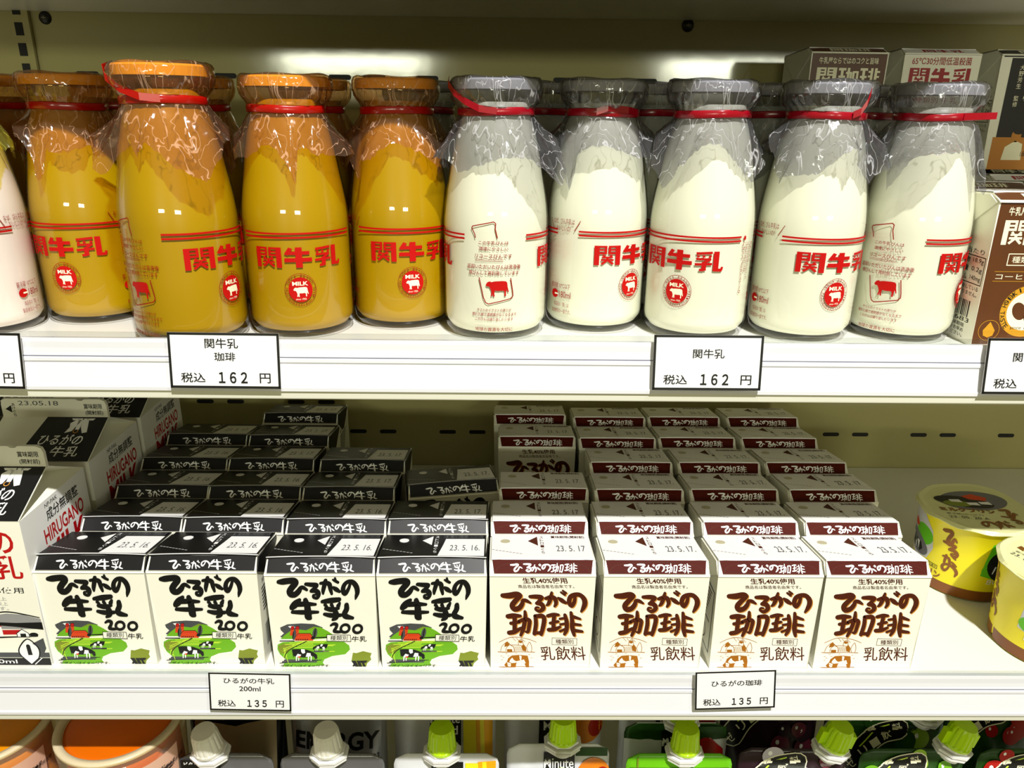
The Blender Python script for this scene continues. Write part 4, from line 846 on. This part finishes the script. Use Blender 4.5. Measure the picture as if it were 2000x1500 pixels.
for k, x, y, lv, lb in [('b', .2268, .005, 0, 'brown coffee carton standing at the rail beside the last white bottle'), ('b', .2285, .0600, 0, 'brown coffee carton directly behind the one at the rail'), ('r', .2290, .1130, 0, 'white carton low on the shelf behind the brown cartons'),
                        ('b', .1925, .1680, 1, 'brown carton on the top layer, beside the bare back panel'), ('r', .2510, .1680, 1, 'white carton with dark red title on the top layer'), ('k', .3110, .1660, 1, 'black and amber carton on the top layer, cut by the right edge'),
                        ('b', .1925, .1690, 0, 'carton beneath the brown top layer carton'), ('r', .2510, .1690, 0, 'carton beneath the white top layer carton'), ('k', .3110, .1680, 0, 'carton beneath the black and amber top layer carton'), ('r', .2900, .1130, 0, 'white carton in front of the black and amber stack'), ('b', .2890, .0600, 0, 'brown carton in front of the black and amber stack')]:
    place(SEK[k], x, y, 0, lb, ZU + .0001 + lv * 0.0722)

# ------------------------------------------------------------------ pudding cups
def pudding(x, y, rz, label, lidrot=0):
    r = empty('pudding_cup', (x, y, 0.0001), rz, label, 'pudding cup', 'yellow pudding cups beside the coffee cartons')
    H = .0520; r0, r1 = .0292, .0322
    def S(u, v, l):
        z = v / 1000; rr = r0 + (r1 - r0) * z / H + l / 1000; a = u / 1000 / r1
        return (rr * sin(a), -rr * cos(a), z)
    b = MB(); b.lathe([(.0001, .0006), (.0270, .0006), (r0, .0030)] + [(r0 + (r1 - r0) * z / H, z) for z in (.008, .03, .05)] + [(r1 + .0012, .0512), (r1 + .0012, .0520)], M['yellow'], 64)
    p = Print(b, S, cut=2.5)
    p.rect(-100, 1, 100.5, 8.2, M['pbrown'], 0)
    for c in (-66, 0, 66):                                    # pastures, cows and lettering around the wall
        p.poly([(c - 17, 20), (c - 16, 30), (c - 14, 43), (c - 4, 49), (c + 8, 48), (c + 16, 40), (c + 18, 28), (c + 14, 19), (c, 16)], M['ygr'] if c == 0 else M['plight'], 1)
        p.disc(c + 8, 34, 9, 7, M['ygr'], 2); p.disc(c - 10, 24, 7, 5, M['ygr'], 2); p.disc(c, 28 if c == 0 else 26, 14.5, 13 if c == 0 else 7, M['ink'] if c == 0 else M['pgrey'], 3, 24, -.25)
        p.poly([(c - 6, 40), (c - 2, 41), (c + 2, 37), (c - 2, 35), (c - 6, 36)], M['barn'], 4)
        for q in ((-6, 27), (4, 25)):
            p.poly([(c + q[0] - 4, q[1] + 3), (c + q[0] + 3, q[1] + 2), (c + q[0] + 5, q[1] - 2), (c + q[0] + 2, q[1] - 5), (c + q[0] - 3, q[1] - 1)], M['ink'], 4); p.poly([(c + q[0] - 2, q[1] + 2), (c + q[0] + 1, q[1] + 2), (c + q[0] + 1, q[1] - 4)], M['white'], 5)
            p.stroke([(c + q[0] - 3, q[1], 1), (c + q[0] - 4, q[1] - 5, .8)], M['white'], 5, False)
        p.text('白いプリン', c - 12, 14, c + 6, 18, M['white'], 5, .02)
        for i, (gl, yy, hh) in enumerate(((HI, 41, 9), (RU, 33, 8), (GA, 25.5, 8), (NO, 18.5, 7))):
            xs = [q[0] for s in gl for q in s]; ys = [q[1] for s in gl for q in s]; k = hh / (max(ys) - min(ys)); kx = 9 / (max(xs) - min(xs)); cxx = c + 29 + (-1.5, 0, 1, 2)[i]
            for s in gl: p.stroke([(cxx - 4.5 + (q[0] - min(xs)) * kx, yy + hh - (q[1] - min(ys)) * k - hh / 2, q[2] * (k + kx) / 2 * .9) for q in s], M['ptext'], 3)
        p.text('ミルクプリン', c - 4, 9, c + 26, 14.5, M['ptext'], 3, .05); p.frame([(c + 14, 15.5), (c + 23, 15.5), (c + 23, 18), (c + 14, 18)], .3, M['ink'], 3); p.text('洋生菓子', c + 14.6, 15.9, c + 22.4, 17.6, M['ink'], 3)
    b.build('cup', r, True, fix=False)
    b = MB(); K = 56; rr = [.0345 + .0004 * sin(9 * 2 * pi * k / K) + (.0045 * max(0, cos(2 * pi * k / K - 2.6)) ** 14) for k in range(K)]; vs = [(0, 0, .0526)]
    for f, z in ((.86, .0524), (.95, .0528), (1.0, .0514), (1.0, .0510), (.9, .0520)): vs += [(q * f * sin(2 * pi * k / K), -q * f * cos(2 * pi * k / K), z + .0005 * sin(11 * 2 * pi * k / K) * (f > .95)) for k, q in enumerate(rr)]
    fs = [(0, 1 + k, 1 + (k + 1) % K) for k in range(K)] + [(1 + i * K + (k + 1) % K, 1 + i * K + k, 1 + (i + 1) * K + k, 1 + (i + 1) * K + (k + 1) % K) for i in range(4) for k in range(K)]
    b.add(vs, fs, M['lid'])
    p = Print(b, flat((0, 0, .0527), (1, 0, 0), (0, 1, 0), (0, 0, 1)))
    p.disc(2, 9, 22, 13, M['pgrey'], 1, 32, .2); p.disc(-5, 6, 18, 7.5, M['ink'], 2, 28, -.15); p.poly([(-4, 14), (4, 18), (12, 14), (10, 9), (0, 10)], M['barn'], 3); p.disc(-10, 3, 9, 4, M['dgreen'], 3)
    for q in ((-10, 7), (0, 4), (8, 6)): p.poly([(q[0] - 4, q[1] + 1), (q[0] + 3, q[1] + 2), (q[0] + 4, q[1] - 2), (q[0] - 3, q[1] - 2)], M['white'], 4)
    p.text('ミルクプリン', -24, -8, 10, -3, M['ptext'], 2, .05, -.2); p.text('23. 05. 20 A', -22, -17, 2, -14, M['date'], 2); p.text('要冷蔵(10℃以下)', -22, -12.5, 0, -10.5, M['ink'], 2)
    for gl, gx_, gy in ((HI, 17, -6), (RU, 15, -15), (GA, 8, -21), (NO, -1, -24)):
        xs = [q[0] for s in gl for q in s]; ys = [q[1] for s in gl for q in s]
        for s in gl: p.stroke([(gx_ + (q[0] - min(xs)) / (max(xs) - min(xs)) * 9 - 4, gy + 4 - (q[1] - min(ys)) / (max(ys) - min(ys)) * 8, q[2] * .040) for q in s], M['ptext'], 2)
    b.build('lid', r, False, fix=False).rotation_euler = (0, 0, lidrot)
pudding(.3090, .0905, radians(16), 'yellow pudding cup standing further back beside the coffee cartons', radians(-24))
pudding(.3215, .0226, radians(80), 'yellow pudding cup at the rail in front of the other cup', radians(215))

# ------------------------------------------------------------------ jelly cups and drink pouches on the lowest shelf
ZB = -.1849
def jelly(x, y, mj, label):
    r = empty('jelly_cup', (x, y, ZB), 0, label, 'jelly cup', 'orange jelly cups on the lowest shelf')
    H = .1150; R1, R0 = .0375, .0310
    b = MB(); b.lathe([(.0001, .001), (R0, .001)] + [(R0 + (R1 - R0) * z / H, z) for z in (.02, .06, .10)] + [(R1, H - .0008), (R1 - .0045, H), (R1 - .0055, H - .002), (R1 - .007, H - .006)], M['jcup'], 64)
    def S(u, v, l):
        z = v / 1000; rr = R0 + (R1 - R0) * z / H + l / 1000; a = u / 1000 / R1; return (rr * sin(a), -rr * cos(a), z)
    p = Print(b, S, cut=3); p.rect(-4, 60, 52, 104, M['jlabel'], 1)
    for i, s in enumerate(('名称 生菓子', '原材料名 果糖', 'ぶどう糖 寒天', 'ゼリー 香料', '酸味料 要冷蔵', '製造者 所在地')): p.text(s, 0 + i * 8, 97 - i * 1.5, 7 + i * 8 + 10, 100.5 - i * 1.5, M['ink'], 2, .01)
    for i in range(11): p.rect(2 + i * .8, 92 - i * 2.6, 46, 93.4 - i * 2.6, M['ink'], 2)
    b.build('cup', r, True, fix=False)
    b = MB(); b.lathe([(R1 - .0052, H - .0016), (R1 - .0046, H + .0002), (R1 - .0008, H + .0004), (R1 - .0001, H - .0006), (R1 - .0002, H - .002)], M['jrim'], 64); b.build('rim', r, True)
    b = MB(); b.lathe([(.0001, .004), (R0 - .002, .004)] + [(R0 - .002 + (R1 - R0) * z / H, z) for z in (.03, .07)] + [(R1 - .0056, H - .0022), (R1 - .008, H - .0014), (.0001, H - .0012)], mj, 64); b.build('jelly', r, True)
jelly(-.2372, .0360, M['jelly'], 'dark orange jelly cup next to the white capped pouch')
jelly(-.3180, .0330, M['jelly2'], 'amber jelly cup cut off by the left edge')

def pouch_spout(r, x, y, z, capm, wing=False, tilt=(0, 0), hexa=True, k=1.14):
    s = bpy.data.objects.new('spout', None)
    b = MB()
    for i, (rx, zz) in enumerate(((.0105, 0), (.0112, .0028), (.0095, .0056))):
        pts = [(rx * cos(a) * k, rx * .78 * sin(a) * k) for a in ([pi / 8 + i2 * pi / 4 for i2 in range(8)])]
        b.prism(pts, 'z', zz, zz + .0017, M['spout'])
    b.lathe([(.0055 * k, -.004), (.0055 * k, .0075)], M['spout'], 20, cap0=True, cap1=True)
    s = b.build('spout', r); s.location = (x, y, z); s.rotation_euler = (tilt[0], tilt[1], 0)
    b = MB(); N = 48; vs = []
    for rr, zz in ((.0079, .0074), (.0081, .0092), (.0078, .0100), (.0070, .0212), (.0062, .0236), (.0001, .0240)):
        for j in range(N):
            q = rr * (1 - (.06 if j % 3 == 0 and .0095 < zz < .022 else 0)) * k; vs.append((q * sin(2 * pi * j / N), -q * cos(2 * pi * j / N), zz))
    b.add(vs, [(i * N + j, i * N + (j + 1) % N, (i + 1) * N + (j + 1) % N, (i + 1) * N + j) for i in range(5) for j in range(N)] + [tuple(reversed(range(N)))], capm)
    if wing: b.box(-.0112, -.0068, -.0022, .0022, .0080, .0180, capm); b.box(.0068, .0112, -.0022, .0022, .0080, .0180, capm)
    b.build('cap', s, False)
def pouch(name, x, y, wd, h, bodym, art, label, group, capm, sx=.5, wing=False, lean=.06, rz=0.0, tilt=(0, 0), topm=None, seal=.009):
    r = empty(name, (x + wd / 2, y, ZB), rz, label, 'drink pouch', group); W = wd
    def th(u, v):
        a = max(0, 1 - (2 * u / W - 1) ** 2); c = v / h
        k = 1 if c < .35 else max(0, (1 - (c - .35) / (.65 - seal / h)))
        return .0005 + .0125 * a ** .6 * k ** .7
    def F(u, v, sg, l=0): return (u - W / 2 + (0.0018 * (1 - abs(2 * u / W - 1)) if 0 else 0), sg * th(u, v) - (0 if sg > 0 else l) + lean * v, v)
    NU, NV = 20, 24; b = MB(); vs = []
    def edge(u, v):                                           # rounded top corners
        q = max(0, v - (h - .008)) / .008; ins = .008 * (1 - math.sqrt(max(0, 1 - q * q))); return ins + (W - 2 * ins) * u / W
    for sg in (-1, 1):
        for j in range(NV + 1):
            for i in range(NU + 1):
                v = h * j / NV; u = edge(W * i / NU, v); p = F(u, v, sg); vs.append((p[0], p[1] + .0008 * sin(i * 1.7 + j * .9) * sin(pi * i / NU) * (j < NV - 2), p[2]))
    n = (NU + 1) * (NV + 1); q = lambda s, i, j: s * n + j * (NU + 1) + i; fs = []; ft = []
    for j in range(NV):
        tgt = ft if (topm and j >= NV - max(2, int(NV * seal / h * 1.3))) else fs
        for i in range(NU): tgt += [(q(0, i, j), q(0, i + 1, j), q(0, i + 1, j + 1), q(0, i, j + 1)), (q(1, i, j), q(1, i, j + 1), q(1, i + 1, j + 1), q(1, i + 1, j))]
        for i in (0, NU): tgt.append((q(0, i, j), q(0, i, j + 1), q(1, i, j + 1), q(1, i, j)))
    for i in range(NU): fs += [(q(0, i, 0), q(1, i, 0), q(1, i + 1, 0), q(0, i + 1, 0)), (q(0, i, NV), q(0, i + 1, NV), q(1, i + 1, NV), q(1, i, NV))]
    b.add(vs, fs, bodym)
    if ft: b.add(vs, ft, topm)
    def S(u, v, l):
        p = F(u / 1000, v / 1000, -1); return (p[0], p[1] - .0009 - l / 1000, p[2])
    if art: art(Print(b, S, cut=3.0, cutv=3.0), W * 1000, h * 1000)
    b.build('body', r, True)
    pouch_spout(r, (sx - .5) * W, lean * h, h - .002, capm, wing, tilt)
    return r
def vit(p, W, H):
    p.rect(2, H - 9.6, 27, H - 3.6, M['pblack'], 1); p.text('ビタミン12種類', 4, H - 8.8, 26, H - 5.2, M['white'], 2, .02); p.rect(2, H - 26, 25, H - 10, M['red'], 1); p.text('マルチ', 4, H - 24, 23, H - 12, M['white'], 2, .03); p.rect(27, H - 40, W - 4, H - 12, M['cream'], 1)
def energy(p, W, H):
    p.poly([(W * .12, H - 14), (W * .95, H - 9), (W * .95, H - 60), (W * .12, H - 60)], M['psilver'], 1); p.disc(W * .3, H - 30, 6, 6, M['pblack'], 2)
    p.text('ENERGY', W * .05, H - 34, W * .93, H - 21, M['pblack'], 2, .03, .05); p.text('エネルギーの秒チャージ', W * .06, H - 44, W * .93, H - 37, M['pblack'], 2, .03)
def dark_gold(p, W, H):
    p.poly([(4, H - 50), (W - 6, H - 50), (W - 5, H - 12), (W * .62, H - 15), (W * .5, H - 17), (4, H - 13)], M['pgold'], 1); p.poly([(W * .70, H - 5), (W * .78, H - 4.5), (W * .745, H - 9)], M['gold'], 1)
def silver_low(p, W, H):
    p.poly([(3, H - 60), (W - 3, H - 60), (W - 3, H - 13), (3, H - 13)], M['psilver'], 1)
def mm(fruit, back):
    def art(p, W, H):
        p.poly([(W * .33, 10), (W * .67, 10), (W * .66, H - 5), (W * .36, H - 5)], M['pblack'], 1); p.text('Minute', W * .36, H - 15, W * .65, H - 9, M['white'], 2, .01); p.text('Maid', W * .40, H - 22.5, W * .63, H - 16.5, M['white'], 2, .01)
        if fruit == 'banana':
            p.poly([(W * .68, H - 6), (W * .80, H - 6), (W * .84, 6), (W * .70, 6)], M['stripey'], 1); p.poly([(W * .80, H - 5), (W * .97, H - 4), (W * .97, 6), (W * .84, 6)], M['stripe'], 1); p.poly([(W * .84, H - 5), (W * .88, H - 5), (W * .92, 6), (W * .88, 6)], M['stripey'], 2)
        elif fruit == 'mango':
            p.rect(W * .67, H - 8, W * .98, H - 1.5, M['pdgreen'], 1); p.disc(W * .84, H - 21, W * .17, 12, M['peach'], 2, 24, -.3); p.disc(W * .93, H - 22, 5, 7, M['apple'], 3)
        else:
            p.rect(W * .67, H - 10, W * .98, H - 1.5, M['pdgreen'], 1); p.poly([(W * .67, H - 38), (W * .98, H - 38), (W * .96, H - 18), (W * .82, H - 9), (W * .67, H - 12)], M['apple'], 2)
        if back: p.rect(W * .06, H - 9, W * .34, H - 2, M['pgold'], 1)
    return art
def greenp(p, W, H):
    p.text('管理栄養士推奨', W * .30, H - 20, W * .72, H - 14, M['cream'], 1, .01); p.rect(2, H - 9.6, W - 2, H - 9.2, M['pdgreen'], 1); p.poly([(W * .78, H - 16), (W * .86, H - 20), (W * .95, H - 14), (W * .88, H - 22), (W * .80, H - 24)], M['lgreen'], 1); p.rect(W * .10, H - 30, W * .115, H - 2, M['dgreen'], 1)
def fruitp(bigm, bigl, n, seed):
    def art(p, W, H):
        rnd = random.Random(seed)
        for i in range(n):
            x = rnd.uniform(.06, .92) * W; y = H - rnd.uniform(3, 48); rr = rnd.uniform(4, 7.5); p.disc(x, y, rr, rr, bigm if i % 3 else bigl, 1 + .3 * i, 18); p.disc(x - rr * .3, y + rr * .3, rr * .2, rr * .25, M['white'], 1.15 + .3 * i, 8)
        l = 1 + .3 * n
        pts = [(W * .10, H - 32, 13.5), (W * .20, H - 20, 13), (W * .36, H - 11, 12.5), (W * .54, H - 8, 12.5)]
        p.stroke([(a, c, w + 1.6) for a, c, w in pts], M['cream'], l); p.stroke(pts, M['pblack'], l + 1.2); p.stroke([(W * .16, H - 20, .9), (W * .30, H - 9.5, .9), (W * .44, H - 5.2, .9)], M['lgreen'], l + 2.4)
        for i, ch in enumerate('ゼリー飲料'):
            t = i / 4; x = W * (.09 + .43 * t); y = H - 33 + 26 * t ** .7
            vs, fs = text2d(ch, .01); a = .9 - .6 * t; p.emit([(x + (u - .5) * 6 * cos(a) - (v - .5) * 6 * sin(a), y + (u - .5) * 6 * sin(a) + (v - .5) * 6 * cos(a)) for u, v in vs], fs, l + 2.4, M['cream'])
    return art
PG = 'drink pouches with screw caps on the lowest shelf'
H0 = .0915
pouch('drink_pouch', -.2030, .026, .0600, H0, M['pgreyf'], vit, 'grey pouch with white cap and red panel beside the jelly cup', PG, M['capwhite'], .36, tilt=(.15, -.06))
pouch('drink_pouch', -.2120, .068, .0650, H0 + .004, M['pblack'], dark_gold, 'black and champagne pouch behind the grey white capped pouch', PG, M['capwhite'], .46)
pouch('drink_pouch', -.1385, .026, .0660, H0, M['pgreyf'], silver_low, 'grey silver pouch with a white cap in front of the lettered silver pouch', PG, M['capwhite'], .48, tilt=(.1, -.03))
pouch('drink_pouch', -.1430, .068, .0655, H0 + .004, M['psilver'], energy, 'silver pouch with big black lettering behind a white cap', PG, M['capwhite'], .48, topm=M['pblack'])
pouch('drink_pouch', -.0665, .026, .0670, H0, M['pwhite'], mm('banana', False), 'white pouch with yellow stripes and green cap at the front', PG, M['capgreen'], .46)
pouch('drink_pouch', -.0720, .068, .0700, H0 + .004, M['pwhite'], mm('banana', True), 'shaded white pouch with orange stripes behind the striped front one', PG, M['capgreen'], .46)
pouch('drink_pouch', .0055, .034, .0665, H0, M['pwhite'], mm('mango', False), 'white pouch with mango picture, green cap, second in its file', PG, M['capgreen'], .54)
pouch('drink_pouch', .0040, .072, .0680, H0 + .004, M['pwhite'], mm('mango', True), 'shaded white mango pouch at the back of its file', PG, M['capgreen'], .54)
pouch('drink_pouch', .0070, .004, .0640, H0 - .0165, M['pwhite'], mm('mango', False), 'lowest mango pouch at the very front, only its green cap showing', PG, M['capgreen'], .50)
pouch('drink_pouch', .0818, .026, .0680, H0, M['pgreen'], greenp, 'bright green pouch with green cap', PG, M['capgreen'], .54)
pouch('drink_pouch', .0842, .050, .0690, H0 + .002, M['pwhite'], mm('apple', False), 'white and dark green pouch directly behind the bright green pouch', PG, M['capgreen'], .54, topm=M['pdgreen'])
pouch('drink_pouch', .0850, .0760, .0700, H0 + .002, M['pwhite'], mm('apple', True), 'shaded red fruit pouch farthest behind the bright green pouch', PG, M['capgreen'], .54)
pouch('jelly_pouch', .1550, .030, .0690, H0, M['pgrape'], fruitp(M['grapel'], M['grape'], 16, 3), 'pale grape jelly pouch at the front with winged lime cap', PG, M['capgreen'], .84, True, rz=-.03, tilt=(.05, .2))
pouch('jelly_pouch', .1560, .074, .0680, H0 + .006, M['pgrape'], fruitp(M['grape'], M['pgrape'], 14, 4), 'dark grape jelly pouch behind the pale grape one', PG, M['capgreen'], .72, True, tilt=(.05, .15))
pouch('jelly_pouch', .2340, .030, .0680, H0, M['pdgreen'], fruitp(M['grapeg'], M['green'], 16, 5), 'green muscat jelly pouch at the front', PG, M['capgreen'], .86, True, tilt=(.05, .2))
pouch('jelly_pouch', .2330, .054, .0680, H0 + .004, M['pdgreen'], fruitp(M['pdgreen'], M['grapeg'], 14, 6), 'green muscat jelly pouch second in its file', PG, M['capgreen'], .78, True, tilt=(.05, .15))
pouch('jelly_pouch', .2330, .080, .0680, H0 + .006, M['pdgreen'], fruitp(M['pdgreen'], M['grapeg'], 12, 7), 'shaded muscat jelly pouch at the back of its file', PG, M['capgreen'], .70, True, tilt=(.05, .15))
pouch('jelly_pouch', .3110, .030, .0680, H0, M['pdgreen'], fruitp(M['apple'], M['apple'], 14, 8), 'red apple jelly pouch at the front right edge', PG, M['capgreen'], .84, True)
pouch('jelly_pouch', .3090, .066, .0680, H0 + .006, M['pdgreen'], fruitp(M['apple'], M['apple'], 14, 9), 'shaded red apple jelly pouch behind the front apple pouch', PG, M['capgreen'], .84, True)
